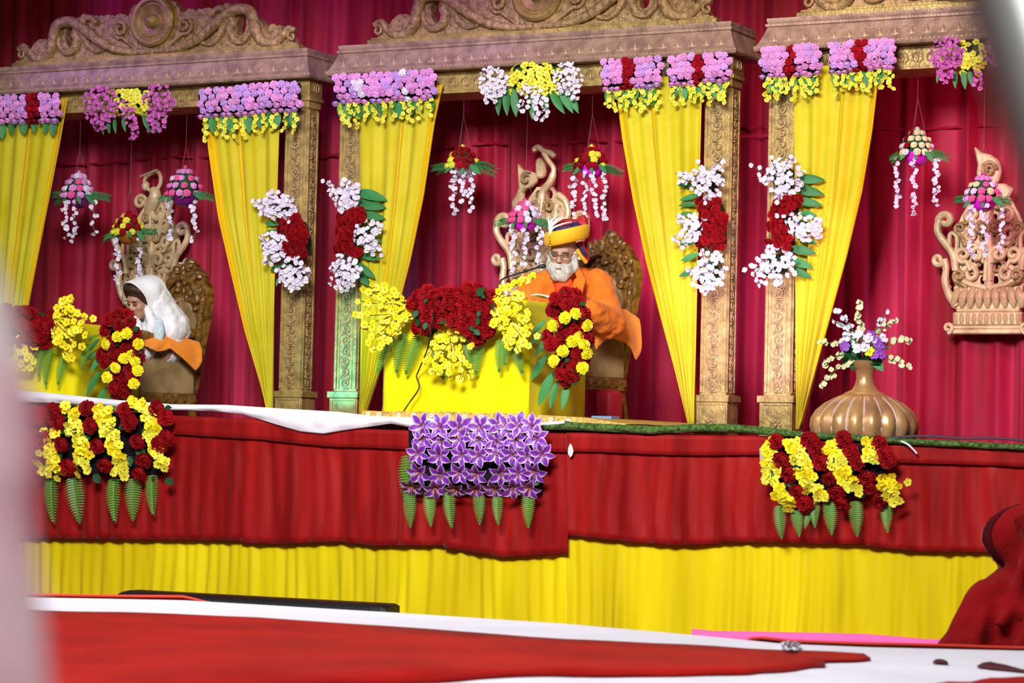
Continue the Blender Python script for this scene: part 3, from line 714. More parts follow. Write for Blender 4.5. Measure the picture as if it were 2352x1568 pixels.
C_PINK = fmesh('carnation', PINK); C_LIL = fmesh('carnation', LILAC); C_RED = fmesh('carnation', REDF); C_HOT = fmesh('carnation', HOTPINK); C_WHT = fmesh('carnation', WHT); C_YEL = fmesh('carnation', YF2)
C_CRM = fmesh('carnation', CRM); C_CRIM = fmesh('carnation', CRIM)
R_RED = fmesh('rose', REDF); R_YEL = fmesh('rose', YF); B_YEL = fmesh('blossom', YF, OCH); B_LEM = fmesh('blossom', YF2, OCH); B_WHT = fmesh('bud', WHT); B_MAG = fmesh('bud', MAG); B_CRM = fmesh('bud', CRM); B_VIO = fmesh('blossom', VIOL, OCH)
LILYM = fmesh('lily', LILY, OCH)
LF = fmesh('leaf', LEAF); DLF = fmesh('broadleaf', DLEAF); FRN = fmesh('fern', FERN); FRD = fmesh('frond', LEAF)
# ---------------------------------------------------------------- valance panels on the lintels
YV = G - 0.10
def valance(label, x0, x1, yl, yr, h, reds, leafbot, sprays, seed, whites=(), lilac=0.25, rows=5):
    random.seed(seed)
    a = Arr('flower_valance', label, 'flower panel', (x0 + x1) / 2, (yl + yr) / 2 + h, YV, 'pink flower panels on the lintels')
    f = lambda x: yl + (yr - yl) * (x - x0) / (x1 - x0)
    pl = [(x0 + 6, yl + 3), (x1 - 16, yr + 3), (x1 - 16, yr + h - 4), (x0 + 6, yl + h - 4)]
    MB().prism(pl, [], lambda x, y: px(x, y, YV + 0.01), (0, 0.05, 0)).out('backing', BACKM, a.t, smooth=False)
    n = int((x1 - x0) / 16.5)
    for k in range(rows):
        v = (k + .35) / rows; ang = max(0, v - .42) * 1.5 / .58
        for i in range(n):
            x = x0 + 7 + (x1 - x0 - 14) * (i + (.75 if k % 2 else .3)) / n + R(-3, 3); y = f(x) + h * v + R(-2.5, 2.5)
            if not x0 < x < x1 + 4: continue
            me = C_PINK if random.random() > lilac else C_LIL
            if any(abs(x - rx) < rw for rx, rw in reds): me = C_CRIM
            elif any(abs(x - wx) < 14 for wx in whites) and random.random() < .5: me = C_WHT
            s = a.bloom(me, x, y, R(9.0, 11), -0.015 - 0.03 * cos(ang), V((0.2, -cos(ang), -sin(ang))), jit=.25)
    m = int((x1 - x0) / 22)
    for i in range(m):
        x = x0 + 12 + (x1 - x0 - 24) * (i + R(.2, .8)) / m; y = f(x) + h - 8
        a.leaf(LF, x, y, x + R(-8, 8), y + leafbot * R(.75, 1.1), 0.0, -0.02, 1.3)
    for i in range(sprays):
        x = x0 + 12 + (x1 - x0 - 24) * (i + R(.3, .7)) / sprays; y = f(x) + h - 5; ln = R(.7, 1.05) * (leafbot + 14)
        k = int(ln / 7)
        for q in range(k): a.bloom(B_LEM, x + R(-6, 6), y + ln * (q + .5) / k, R(5.2, 7), R(-.03, -.01), V((.2, -1, -.2)), jit=.7)
    return a
valance('pink flower panel with red band and no yellow fringe, top left corner', -40, 145, 222, 216, 66, [(77, 17)], 36, 0, 1)
valance('lilac flower panel with yellow fringe left of the gold pillar by the woman', 450, 697, 206, 186, 72, [], 44, 10, 2, lilac=.5)
valance('pink flower panel with scattered white blooms, above the lectern left side', 761, 1008, 174, 160, 70, [], 44, 11, 3, whites=(818, 938))
valance('pink flower panel with crimson stripe, left one above the chair-side drape', 1377, 1526, 140, 131, 72, [(1443, 11)], 42, 8, 4)
valance('pink flower panel with red stripe, right one above the chair-side drape', 1530, 1683, 132, 120, 70, [(1603, 12)], 42, 8, 5)
valance('pink flower panel with crimson stripe, left one above the drape by the vase', 1742, 1892, 110, 102, 74, [(1815, 11)], 42, 8, 6)
valance('pink flower panel with wide red stripe, right one above the drape by the vase', 1899, 2064, 102, 88, 72, [(1976, 13)], 42, 9, 7)
# ---------------------------------------------------------------- bouquets at the middle of each lintel
def lintel_bouquet(label, blobs, me, yel, leaves, seed, nb):
    random.seed(seed); ys = yel[1][0]
    a = Arr('lintel_bouquet', label, 'bouquet', ys[0], ys[1], G - 0.09, 'bouquets at the middle of the lintels')
    a.core(yel[0], DLEAF, 0.05, 0.03)
    for pl, n in zip(blobs, nb): a.fill(me, pl, n, 6.2, 0.07, .7, name='blossom')
    a.fill(B_LEM, yel[0], yel[2], 9.5, 0.05, .4)
    for (x0, y0, x1, y1) in leaves: a.leaf(LF, x0, y0, x1, y1, 0.0, -0.03, .8)
    return a
def tail(x0, y0, x1, y1, w0, w1): return [(x0 - w0, y0), (x0 + w0, y0), (x1 + w1, y1), (x1 - w1, y1)]
lintel_bouquet('magenta and yellow bouquet hanging above the woman in white',
    [oval(232, 240, 42, 44), tail(225, 270, 230, 296, 22, 8), oval(365, 230, 36, 34), tail(352, 245, 348, 302, 14, 7), tail(372, 250, 370, 300, 12, 6), tail(288, 230, 308, 318, 14, 9)],
    B_MAG, (rect(255, 342, 208, 262), [(300, 235)], 34), [(235, 270, 234, 306), (250, 270, 248, 304), (265, 268, 262, 304), (330, 262, 340, 300), (358, 262, 357, 300), (378, 255, 378, 292), (285, 262, 284, 300)], 11, (62, 16, 42, 16, 14, 30))
lintel_bouquet('white and yellow bouquet hanging above the orange-robed man',
    [oval(1132, 188, 34, 34), tail(1125, 205, 1128, 242, 16, 8), oval(1303, 180, 32, 36), tail(1318, 195, 1322, 228, 12, 8), tail(1212, 190, 1200, 258, 14, 9), tail(1232, 195, 1236, 276, 12, 8), tail(1250, 225, 1255, 268, 8, 6)],
    B_WHT, (rect(1172, 1286, 148, 212), [(1228, 180)], 44), [(1148, 205, 1140, 262), (1165, 200, 1160, 262), (1180, 205, 1184, 264), (1265, 205, 1290, 258), (1285, 200, 1312, 254), (1305, 205, 1325, 255), (1250, 210, 1256, 260), (1222, 215, 1222, 270)], 12, (50, 16, 44, 12, 20, 22, 9))
lintel_bouquet('pink bouquet beside the blurred white pole at the top right',
    [oval(2175, 122, 40, 36), tail(2172, 140, 2170, 190, 26, 9), tail(2243, 150, 2246, 205, 10, 6), oval(2290, 120, 34, 30)],
    B_MAG, (rect(2210, 2262, 96, 170), [(2235, 130)], 20), [(2195, 160, 2192, 200), (2212, 160, 2216, 202), (2226, 160, 2232, 196), (2160, 160, 2150, 188)], 13, (56, 28, 10, 30))
# ---------------------------------------------------------------- bouquets tied to the pillars
def pillar_bouquet(label, whites, red, leaves, seed, Yb=G - 0.10):
    random.seed(seed); xs = [p[0] for p in red]; ys = [p[1] for p in red]
    a = Arr('pillar_bouquet', label, 'bouquet', sum(xs) / len(xs), max(ys), Yb, 'white and red bouquets on the pillars')
    a.core(red, DLEAF, 0.08, 0.05)
    for pl, n in whites:
        a.core(pl, DLEAF, 0.05, 0.05, shrink=.55); a.fill(B_WHT, pl, int(n * .8), 7.0, 0.06, .6, name='blossom')
        mx = sum(p[0] for p in pl) / len(pl); my = sum(p[1] for p in pl) / len(pl)
        for (x, y) in pl[::2]: a.spray(B_WHT, mx, my, mx + (x - mx) * 1.15, my + (y - my) * 1.15, 5, 6.4, -.06, 4, 'blossom')
    a.fill(R_RED, red, 26, 12.5, 0.06, .4)
    for l in leaves: a.leaf(LF, *l, 0.02, -0.01, .85)
    return a
pillar_bouquet('white and red bouquet on the pillar beside the woman in white, leaning left',
    [([(588, 462), (610, 455), (622, 440), (645, 440), (668, 458), (680, 490), (665, 506), (635, 504), (605, 488), (588, 475)], 62), ([(600, 545), (640, 532), (668, 545), (655, 575), (635, 590), (625, 612), (612, 600), (604, 575)], 50), ([(655, 585), (690, 588), (708, 620), (704, 645), (675, 668), (645, 645), (640, 625), (650, 605)], 56)],
    [(637, 505), (690, 500), (702, 540), (704, 580), (675, 590), (645, 580), (655, 545)], [(640, 515, 606, 512), (640, 530, 604, 534), (650, 590, 614, 602), (655, 605, 618, 620), (642, 635, 634, 655), (632, 470, 606, 470)], 21)
pillar_bouquet('white and red bouquet on the pillar left of the yellow lectern, lit cyan',
    [([(750, 420), (762, 425), (778, 440), (788, 412), (800, 425), (822, 425), (828, 455), (815, 482), (785, 484), (765, 460)], 56), ([(812, 515), (845, 505), (878, 520), (862, 545), (874, 580), (850, 585), (830, 560), (805, 545)], 46), ([(775, 590), (810, 585), (828, 620), (820, 650), (785, 670), (758, 650), (760, 620)], 54)],
    [(780, 488), (832, 478), (836, 500), (815, 520), (805, 548), (832, 575), (815, 588), (775, 575)], [(818, 442, 882, 452), (818, 466, 878, 474), (828, 492, 878, 498), (840, 520, 872, 523), (850, 545, 872, 552), (828, 586, 866, 592), (815, 605, 856, 634), (815, 622, 848, 655)], 22)
pillar_bouquet('white and red bouquet on the pillar right of the carved chair, leaves leftward',
    [([(1560, 400), (1598, 392), (1604, 378), (1625, 400), (1655, 370), (1672, 378), (1660, 420), (1650, 450), (1625, 460), (1605, 445), (1565, 420)], 66), ([(1556, 500), (1590, 492), (1625, 505), (1618, 540), (1600, 550), (1568, 570), (1550, 545), (1575, 520)], 52), ([(1612, 578), (1650, 582), (1665, 620), (1655, 655), (1620, 670), (1590, 650), (1584, 620), (1605, 610)], 60)],
    [(1604, 462), (1650, 458), (1664, 490), (1664, 570), (1630, 572), (1600, 560), (1620, 520), (1610, 490)], [(1600, 428, 1556, 422), (1605, 450, 1560, 456), (1602, 470, 1558, 468), (1600, 495, 1562, 490), (1600, 555, 1560, 560), (1605, 585, 1562, 596), (1600, 620, 1558, 632)], 23)
pillar_bouquet('white and red bouquet on the pillar beside the rightmost drape, leaves rightward',
    [([(1732, 382), (1760, 390), (1770, 362), (1800, 370), (1815, 360), (1848, 392), (1840, 425), (1825, 450), (1790, 458), (1770, 440), (1755, 420)], 66), ([(1795, 500), (1830, 490), (1884, 505), (1888, 545), (1850, 550), (1815, 540)], 54), ([(1765, 568), (1800, 562), (1822, 590), (1826, 632), (1790, 650), (1745, 655), (1735, 630), (1708, 622), (1740, 595)], 64)],
    [(1772, 462), (1835, 448), (1838, 480), (1800, 492), (1790, 510), (1818, 545), (1815, 570), (1768, 560), (1765, 520)], [(1830, 410, 1888, 412), (1825, 432, 1886, 444), (1830, 460, 1882, 468), (1838, 488, 1876, 495), (1830, 545, 1872, 555), (1812, 570, 1868, 578), (1812, 595, 1862, 612), (1815, 618, 1860, 634)], 24)
# ---------------------------------------------------------------- hanging baskets
def basket(label, cx, yt, yr, mixes, pm, strands, seed, w=38, Yb=G + 0.16, fr=(60, 55)):
    random.seed(seed)
    a = Arr('hanging_basket', label, 'hanging basket', cx, yr + 26, Yb, 'flower baskets hung in the gates')
    P = px(cx, yr, Yb); s = 1 / ppm(P); rp = w * .74 * s; hp = 26 * s
    MB().lathe([(rp * .35, -hp), (rp * .7, -hp * .8), (rp * .95, -hp * .35), (rp, 0), (rp * 1.06, 0), (rp * 1.06, .006), (rp * .9, .006), (rp * .5, 0.02)], P, 20).out('pot', pm, a.t)
    d = yr - yt; rows = ((.02, .95, 9), (.30, .86, 8), (.58, .66, 6), (.84, .34, 4))
    MB().ball(P + V((0, 0, .3 * d * s)), (w * .75 * s, w * .75 * s, d * .6 * s), 12, 8).out('foliage_core', DLEAF, a.t)
    for (v, q, n) in rows:
        for k in range(n + 4):
            an = 2 * pi * (k + R(0, .5)) / (n + 4)
            if sin(an) > .5: continue
            Q = P + V((cos(an) * w * q * s, sin(an) * w * q * s, v * d * s * 1.0)); r = R(8, 10) * s
            dr = V((cos(an), sin(an), .25 + v)).normalized()
            M = Matrix.Translation(Q) @ dr.to_track_quat('Z', 'Y').to_matrix().to_4x4() @ Matrix.Scale(r, 4)
            part('carnation', random.choice(mixes), a.t, M)
    part('carnation', mixes[0], a.t, Matrix.Translation(P + V((0, 0, d * s))) @ Matrix.Scale(9 * s, 4))
    for sg, ln in ((-1, fr[0]), (1, fr[1])):
        for k in range(2): a.leaf(FRD, cx + sg * w * .5, yr - 4 + 4 * k, cx + sg * (w * .6 + ln * R(.6, .9)), yr + R(-6, 14), R(-.06, .0), R(-.12, .05), 1.1, 'frond')
    for k in (-1, 0, 1): a.leaf(LF, cx + k * w * .5, yr - 6, cx + k * w * 1.0 + R(-6, 6), yr + R(6, 16), -rp, -rp - .03, .9)
    for (x, ye) in strands:
        y0 = yr + 4; k = max(5, int((ye - y0) / 7.5)); pts = [px(x + 3 * sin(i * 1.3 + x), y0 + (ye - y0) * i / k, Yb - rp * .8) for i in range(k + 1)]
        st_ = MB().tube(pts, 0.0022, 4).out('strand', LEAF, a.t)
        for i in range(1, k + 1):
            if random.random() < .12: continue
            for _ in range(1 + (random.random() < .55)): a.bloom(B_WHT, x + 3 * sin(i * 1.3 + x) + R(-5, 5), y0 + (ye - y0) * i / k + R(-2, 2), R(5, 6.6), -rp * .8 - .01, V((.2, -1, -.3)), st_, .8, 'blossom')
    kn = px(cx, yr, Yb); kn.z = P.z + 0.32; top = V((kn.x, kn.y, 3.215)); kn.z = min(kn.z, 3.15)
    b = MB().tube([kn, top], 0.0008, 4)
    for k in range(3): an = 2 * pi * k / 3 + .5; b.tube([P + V((cos(an) * rp, sin(an) * rp, 0)), kn], 0.0006, 4)
    b.out('hanging_string', mat('grey_string', '8a7a80', 0.8), a.t)
    return a
PURP = mat('purple_pot', '7a1a78', 0.4); MAGP = mat('magenta_pot', 'e024d8', 0.35); BRASS = mat('brass_pot', 'c08030', 0.35, 0.5); SILV = mat('silver_pot', 'b8b8c4', 0.3, 0.6)
basket('hanging basket of pink and white carnations nearest the leftmost drape', 180, 398, 452, [C_PINK, C_HOT, C_WHT, C_PINK], PURP, [(152, 545), (172, 550), (215, 535)], 31)
basket('red and yellow hanging basket with brass pot above the woman in white', 296, 490, 536, [C_RED, C_YEL, C_CRIM, C_YEL], BRASS, [(270, 648), (322, 640)], 32, fr=(55, 60))
basket('pink and white hanging basket beside the drape right of the woman', 424, 386, 448, [C_HOT, C_WHT, C_PINK, C_HOT], PURP, [(392, 545), (447, 552)], 33, w=42, fr=(45, 50))
basket('red and yellow hanging basket with silver pot, left of the carved ornament', 1062, 338, 384, [C_YEL, C_RED, C_CRIM, C_YEL], SILV, [(1042, 488), (1062, 470), (1082, 490)], 34)
basket('pink and white basket with magenta pot hanging just left of the turban', 1206, 462, 508, [C_HOT, C_WHT, C_WHT, C_HOT], MAGP, [(1178, 628), (1208, 605), (1240, 612)], 35, Yb=G + 0.22)
basket('red and yellow hanging basket with magenta pot beside the right drape', 1358, 338, 384, [C_YEL, C_RED, C_CRIM, C_RED], MAGP, [(1317, 490), (1345, 498), (1366, 494), (1390, 500)], 36)
basket('white and red hanging basket over the ribbed vase', 2106, 298, 354, [C_CRM, C_RED, C_WHT, C_CRM], MAGP, [(2060, 474), (2101, 490), (2150, 466)], 37, w=40)
basket('pink and cream hanging basket in front of the rightmost ornament', 2258, 402, 460, [C_HOT, C_WHT, C_CRM, C_PINK], MAGP, [(2230, 585), (2262, 600), (2300, 575)], 38, w=42)
# ---------------------------------------------------------------- carved openwork ornaments against the backdrop
def spiral(cx, cz, r, a0, turns, dirn, y, tail=None, k=None):
    k = k or int(16 * turns); pts = [V(p) for p in (tail or [])]
    for i in range(k + 1):
        t = i / k; a = a0 + dirn * 2 * pi * turns * t; rr = r * (1 - 0.8 * t); pts.append(V((cx + rr * cos(a), y, cz + rr * sin(a))))
    return pts
def ornament(label, cxp, yb, sc, top):
    Yo = BK - 0.12
    o0 = px(cxp, yb, Yo); t = thing('carved_ornament', label, 'ornament', o0, 'carved gold ornaments on the backdrop')
    def W(p): return o0 + V(p) * sc
    def add(b, name, m=PALEGOLD): b.v = [W(v) for v in b.v]; return b.out(name, m, t)
    # lotus pedestal in two tiers
    b = MB(); b.bbox(-.235, .235, -.05, .05, 0, .028); b.bbox(-.22, .22, -.045, .045, .028, .05); b.bbox(-.20, .20, -.05, .05, .05, .125); b.bbox(-.185, .185, -.04, .04, .125, .145)
    ped = add(b, 'pedestal'); ped.modifiers.new('bev', 'BEVEL').width = 0.008 * sc
    for row, (z0, z1, hw0, hw1, n) in enumerate(((.05, .125, .20, .20, 11), (.145, .27, .19, .235, 9))):
        for k in range(n):
            u = -1 + 2 * (k + .5) / n; a = MB(); w = hw1 / n * .98
            a.ball((u * (hw0 + hw1) / 2, -.035, (z0 + z1) / 2), (w, .035, (z1 - z0) / 2), 8, 6, Matrix.Rotation(-u * .3 * row, 3, 'Y'))
            a.v = [W(v) for v in a.v]; a.out('lotus_petal', PALEGOLD, ped)
    b = MB(); b.bbox(-.20, .20, -.03, .05, .145, .27); add(b, 'bowl')
    b = MB(); b.bbox(-.03, .03, .04, .13 / sc, .18, .24); b.bbox(-.02, .02, .04, .13 / sc, .58, .62); add(b, 'wall_bracket')
    half = [(.19, .25), (.215, .33), (.20, .42), (.185, .52), (.20, .60), (.165, .68), (.13, .74), (.09, .80), (.05, .85)]
    outl = half + [(-a_, z_) for a_, z_ in reversed(half)]; hs = []
    random.seed(int(cxp)); cand = []
    for _ in range(900):
        x_, z_ = R(0, .19), R(.29, .81); r_ = R(.013, .026)
        if x_ + r_ > poly([(.25, .17), (.33, .195), (.42, .18), (.52, .165), (.60, .18), (.68, .145), (.74, .11), (.80, .07), (.85, .03)], z_) or (x_ < r_ + .01): continue
        if any((x_ - a_) ** 2 + (z_ - c_) ** 2 < (r_ * 1.25 + q_ * 1.25 + .010) ** 2 for a_, c_, q_ in cand): continue
        cand.append((x_, z_, r_))
    for x_, z_, r_ in cand:
        for s_ in (-1, 1): an = R(-.8, .8); hs.append([(s_ * (x_ + r_ * cos(k * pi / 5 ) * .8), z_ + r_ * sin(k * pi / 5) * 1.15) for k in range(10)])
    add(MB().prism(outl, hs, lambda x, z: V((x, -.012, z)), (0, .03, 0)), 'openwork_panel')
    for s in (-1, 1):
        def m(pts): return [V((s * p[0], p[1], p[2])) for p in pts]
        add(MB().tube(m(spiral(.225, .035, .03, -pi / 2, 1.2, -1, -.05)), .012, 7), 'volute')
        rim = spline(m([(.185, -.03, .16), (.225, -.04, .22), (.25, -.04, .30), (.245, -.04, .37), (.255, -.04, .42)]) + m(spiral(.292, .425, .037, pi, 1.15, 1, -.04, k=10)), 3)
        add(MB().tube(rim, [.022] * 8 + [.020 - .008 * i / (len(rim) - 8) for i in range(len(rim) - 8)], 8), 'scroll')
        up = spline(m([(.19, -.04, .36), (.205, -.04, .45), (.265, -.04, .53), (.30, -.04, .59), (.295, -.04, .645)]) + m(spiral(.252, .645, .045, .2, .95, 1, -.04, k=9)), 3)
        add(MB().tube(up, .021, 8), 'scroll')
        lp = spline(m([(.205, -.035, .42), (.185, -.035, .50), (.19, -.035, .56), (.225, -.035, .57), (.228, -.035, .50), (.205, -.035, .43), (.19, -.03, .37)]), 4)
        add(MB().tube(lp, .013, 7), 'scroll')
        for (cx, cz, r, a0, tn, dr, y, tl, th) in [(c_[0] * .95, c_[1], c_[2] * 1.9, R(0, 6), 1.2, random.choice((-1, 1)), -.028, None, .0095) for c_ in cand[::2]] + list((
            (.105, .34, .058, -pi / 2, 1.4, 1, -.03, [(.0, -.03, .26), (.05, -.03, .27)], .016), (.165, .33, .036, -1.2, 1.3, 1, -.045, [(.12, -.04, .27)], .013),
            (.06, .45, .05, -2.2, 1.4, -1, -.04, [(.015, -.04, .30), (.01, -.04, .40)], .015), (.145, .45, .045, -2, 1.3, 1, -.04, [(.10, -.04, .36)], .014),
            (.115, .56, .05, -pi / 2, 1.4, 1, -.03, [(.03, -.03, .46), (.06, -.03, .50)], .015), (.04, .60, .042, 3.6, 1.4, -1, -.045, [(.0, -.04, .50)], .013),
            (.165, .60, .034, -1.5, 1.2, 1, -.04, [(.13, -.04, .50)], .012), (.10, .68, .045, -2, 1.4, 1, -.035, [(.04, -.03, .60)], .014), (.045, .73, .036, 3.4, 1.3, -1, -.04, [(.0, -.04, .64)], .012))):
            add(MB().tube(spline(m(spiral(cx, cz, r, a0, tn, dr, y, tl)), 2), th, 7), 'scroll', GOLD2 if th < .014 else PALEGOLD)
        for k in range(5):
            add(MB().ball((s * (.225 + .01 * k), -.02, .24 + .035 * k), (.022, .02, .012), 6, 4, Matrix.Rotation(-s * .7, 3, 'Y')), 'leaf')
    add(MB().tube([(0, -.02, .25), (.004, -.03, .45), (-.004, -.03, .62), (0, -.03, .82)], [.03, .026, .024, .02], 8), 'stem')
    def leafp(outl, name, y=-.03, d=.05, m=PALEGOLD):
        b = MB().prism(outl, [], lambda x, z: V((x, y, z)), (0, d, 0)); q = add(b, name, m); q.modifiers.new('bev', 'BEVEL').width = .012 * sc; return q
    if top == 'flame':
        leafp([(-.05, .84), (-.085, .90), (-.075, .96), (-.10, 1.07), (-.055, 1.03), (.0, 1.015), (.045, .985), (.065, .93), (.05, .87), (.02, .83)], 'finial')
        add(MB().tube(spiral(-.0, .93, .045, 0, 1.7, 1, -.055), .010, 7), 'finial_curl', GOLD2)
        leafp([(-.11, .76), (-.13, .83), (-.08, .85), (.08, .85), (.14, .82), (.10, .76)], 'collar')
    elif top == 'bird':
        leafp([(-.155, .79), (-.17, .86), (-.18, 1.0), (-.15, .955), (-.095, .945), (-.05, .93), (-.045, .885), (-.085, .845), (-.125, .84)], 'wing')
        for r in (.03, .05): add(MB().tube(spiral(-.10, .895, r, 1, .8, 1, -.062), .006, 6), 'wing_ridge', GOLD2)
        leafp([(-.055, .90), (-.06, 1.01), (-.03, 1.03), (.0, .985), (.012, .93), (-.005, .90)], 'feather')
        add(MB().tube(spline([(-.055, -.03, 1.055), (-.06, -.03, 1.075), (-.035, -.03, 1.085), (.0, -.03, 1.06), (.05, -.03, 1.045), (.075, -.03, 1.02)], 4), [.008] + [.017] * 19 + [.006], 8), 'beak')
        add(MB().tube(spline([(.0, -.03, 1.05), (.035, -.03, 1.0), (.07, -.03, .95), (.05, -.03, .88), (.0, -.03, .82), (-.02, -.03, .74)], 4), [.016] * 10 + [.022] * 11, 8), 'neck')
        add(MB().tube(spline([(.10, -.03, .80), (.15, -.03, .76), (.17, -.03, .68), (.13, -.03, .62), (.09, -.03, .66), (.10, -.03, .74)], 4), .020, 8), 'loop')
        leafp([(-.21, .72), (-.22, .76), (-.19, .80), (-.16, .86), (-.13, .80), (-.15, .74), (-.18, .70)], 'leaf')
    else:
        add(MB().tube(spline([(-.03, -.03, .76), (.0, -.04, .82), (.03, -.04, .88), (.005, -.04, .93)], 4), [.030, .032, .036, .04, .042, .044, .044, .044, .042, .040, .036, .03, .02], 9), 'torso')
        add(MB().ball((-.045, -.05, .945), (.03, .03, .034), 9, 7), 'head')
        add(MB().tube(spline([(.02, -.03, .90), (.06, -.03, .96), (.055, -.03, 1.02), (.02, -.03, 1.045), (-.04, -.03, 1.02)], 4), .014, 7), 'raised_arm')
        add(MB().tube(spline([(-.01, -.05, .91), (-.05, -.06, .97), (-.03, -.06, 1.01)], 4), .012, 7), 'raised_arm')
        add(MB().tube([(-.09, -.05, 1.01), (.05, -.05, 1.05)], .008, 6), 'rod')
        add(MB().tube(spline([(-.01, -.03, .78), (.05, -.05, .72), (.10, -.05, .76), (.07, -.04, .66), (.05, -.03, .58)], 4), .02, 7), 'bent_leg')
        add(MB().tube(spline(spiral(-.10, .84, .05, 0, 1.3, 1, -.03, [(-.06, -.03, .74)]), 2), .014, 7), 'curl')
        add(MB().tube(spline([(.13, -.03, .78), (.17, -.03, .90), (.12, -.03, .84), (.14, -.03, .72)], 4), .022, 7), 'foliage')
    return t
ORN = mat('ornament', 'c9aa7c')
ornament('carved openwork ornament with flame tip beside the ribbed vase', 2272, 768, 1.02, 'flame')
ornament('carved openwork ornament topped by a bird, behind the orange-robed man', 1245, 758, 1.06, 'bird')
ornament('carved openwork ornament topped by a small dancing figure, behind the woman in white', 348, 752, 1.02, 'figure')
# ---------------------------------------------------------------- carved chairs
WOOD = mat('carved_dark_wood', '5a3c14', 0.28, 0, 0.8, 55, 0.4, 22, '7a5420', coat=0.5)
TAN = mat('tan_upholstery', '8c7046', 0.75, 0, 0.3, 150, 0.15, 10, '9a7e54', sheen=0.1)
CRZ = Matrix.Rotation(radians(-15), 3, 'Z')
def chair(label, X0, Y0, Z0, seed):
    random.seed(seed)
    t = thing('carved_chair', label, 'chair', V((X0, Y0, Z0)), 'carved wooden armchairs on the stage')
    def W(b): b.v = [V((X0, Y0, Z0)) + CRZ @ V((v[0] * .88, v[1], v[2])) for v in b.v]; return b
    # front at -Y ; width .56, depth .5
    legp = [(.028, 0), (.032, .02), (.022, .04), (.030, .07), (.034, .12), (.024, .16), (.036, .19), (.036, .30), (.026, .33), (.034, .38), (.028, .44), (.038, .50), (.030, .56), (.034, .61)]
    for s in (-1, 1):
        W(MB().lathe(legp, (s * .27, -.26, 0), 14)).out('leg', WOOD, t)
        W(MB().tube([(s * .25, .20, .30), (s * .25, .22, .15), (s * .255, .26, 0)], [.03, .027, .024], 8)).out('leg', WOOD, t)
        arm = spline([(s * .25, .22, .66), (s * .28, .05, .64), (s * .285, -.12, .625), (s * .28, -.25, .63), (s * .28, -.31, .615), (s * .28, -.31, .58), (s * .28, -.28, .575)], 4)
        W(MB().tube(arm, .030, 9)).out('armrest', WOOD, t)
        W(MB().bbox(s * .262 - .02, s * .262 + .02, -.23, .21, .27, .56)).out('side_panel', TAN, t, bevel=.012)
        r = W(MB().bbox(s * .27 - .024, s * .27 + .024, -.24, .22, .20, .275)).out('side_rail', WOOD, t, bevel=.008)
        for k in range(6): W(MB().ball((s * .297, -.19 + .076 * k, .237), (.008, .03, .022), 8, 5)).out('carved_leaf', WOOD, r)
    W(MB().bbox(-.25, .25, -.28, -.235, .20, .30)).out('front_rail', WOOD, t, bevel=.008)
    W(MB().bbox(-.245, .245, -.25, .2, .30, .43)).out('seat', TAN, t, bevel=.03)
    # back: leaning slab with arched carved crest
    def bk(x, z): return V((x, .20 + .16 * (z - .3), z))
    half = [(.255, .28), (.265, .45), (.275, .62), (.285, .78), (.282, .88), (.255, .955), (.20, 1.0), (.15, 1.06), (.09, 1.085), (.05, 1.12), (0, 1.135)]
    outl = [(a, b) for a, b in half] + [(-a, b) for a, b in reversed(half[:-1])]
    inn = [(a * .70, .36 + (b - .28) * .62) for a, b in outl]
    fr = W(MB().prism(outl, [inn], bk, (0, .06, 0))).out('back_frame', WOOD, t, smooth=False, bevel=.01)
    W(MB().prism([(a * .74, .35 + (b - .28) * .64) for a, b in outl], [], lambda x, z: bk(x, z) + V((0, .005 - .03 * max(0, 1 - (x / .2) ** 2), 0)), (0, .04, 0))).out('back_cushion', TAN, t, bevel=.015)
    for k in range(60):
        q = random.random(); a = q * 2 - 1
        z = R(.80, 1.10); lim = poly([(.78, .27), (.95, .24), (1.06, .14), (1.13, .03)], z); x = a * lim
        if abs(x) < .16 and z < .84: continue
        p = bk(x, z) + V((0, -.012, 0))
        W(MB().ball(p, (R(.014, .034), R(.014, .026), R(.014, .034)), 7, 5, Matrix.Rotation(R(0, 3), 3, 'Y'))).out('carved_flower', WOOD, fr)
    for s in (-1, 1):
        W(MB().tube([bk(s * .27, z) + V((0, -.02, 0)) for z in (.5, .6, .7, .8)] + [bk(s * .272, .89) + V((0, -.02, 0))], .018, 8)).out('carved_edge', WOOD, fr)
        for k in range(8): W(MB().ball(bk(s * .272, .50 + .05 * k) + V((0, -.032, 0)), (.016, .014, .02), 7, 5)).out('carved_bead', WOOD, fr)
        W(MB().tube(spline([bk(s * .03, 1.02) + V((0, -.02, 0)), bk(s * .10, 1.0) + V((0, -.03, 0)), bk(s * .17, .94) + V((0, -.03, 0)), bk(s * .22, .86) + V((0, -.02, 0))], 4), .02, 7)).out('carved_leaf', WOOD, fr)
    W(MB().ball(bk(0, 1.12) + V((0, .02, 0)), (.05, .03, .04), 10, 7)).out('crest', WOOD, fr)
    return t
CH1 = V((X(1395, 1.66) - .085, 1.34, 1.19)); CH2 = V((X(428, 1.66) - .085, 1.34, 1.075))
chair('carved dark wooden armchair behind the orange-robed man', CH1.x, CH1.y, CH1.z, 5)
chair('carved dark wooden armchair behind the woman in white', CH2.x, CH2.y, CH2.z, 6)
dz = MB().bbox(X(826, .12) + .03, X(1438, .12) - .02, .16, 1.72, ZF, 1.15).out('dais_platform', DARK, smooth=False); dz['kind'] = 'structure'
ORC = mat('orange_towel', 'f48814', 0.85, 0, 0.4, 220, 0.08, 6, 'f89424', sheen=0.2)
def pX(x, y, C0, off):
    n = CRZ @ V((1, 0, 0)); d = FW + RT * ((x - 1176) / F) - UP2 * ((y - 784) / F); return CAM + d * ((n.dot(C0) + off - n.dot(CAM)) / n.dot(d))
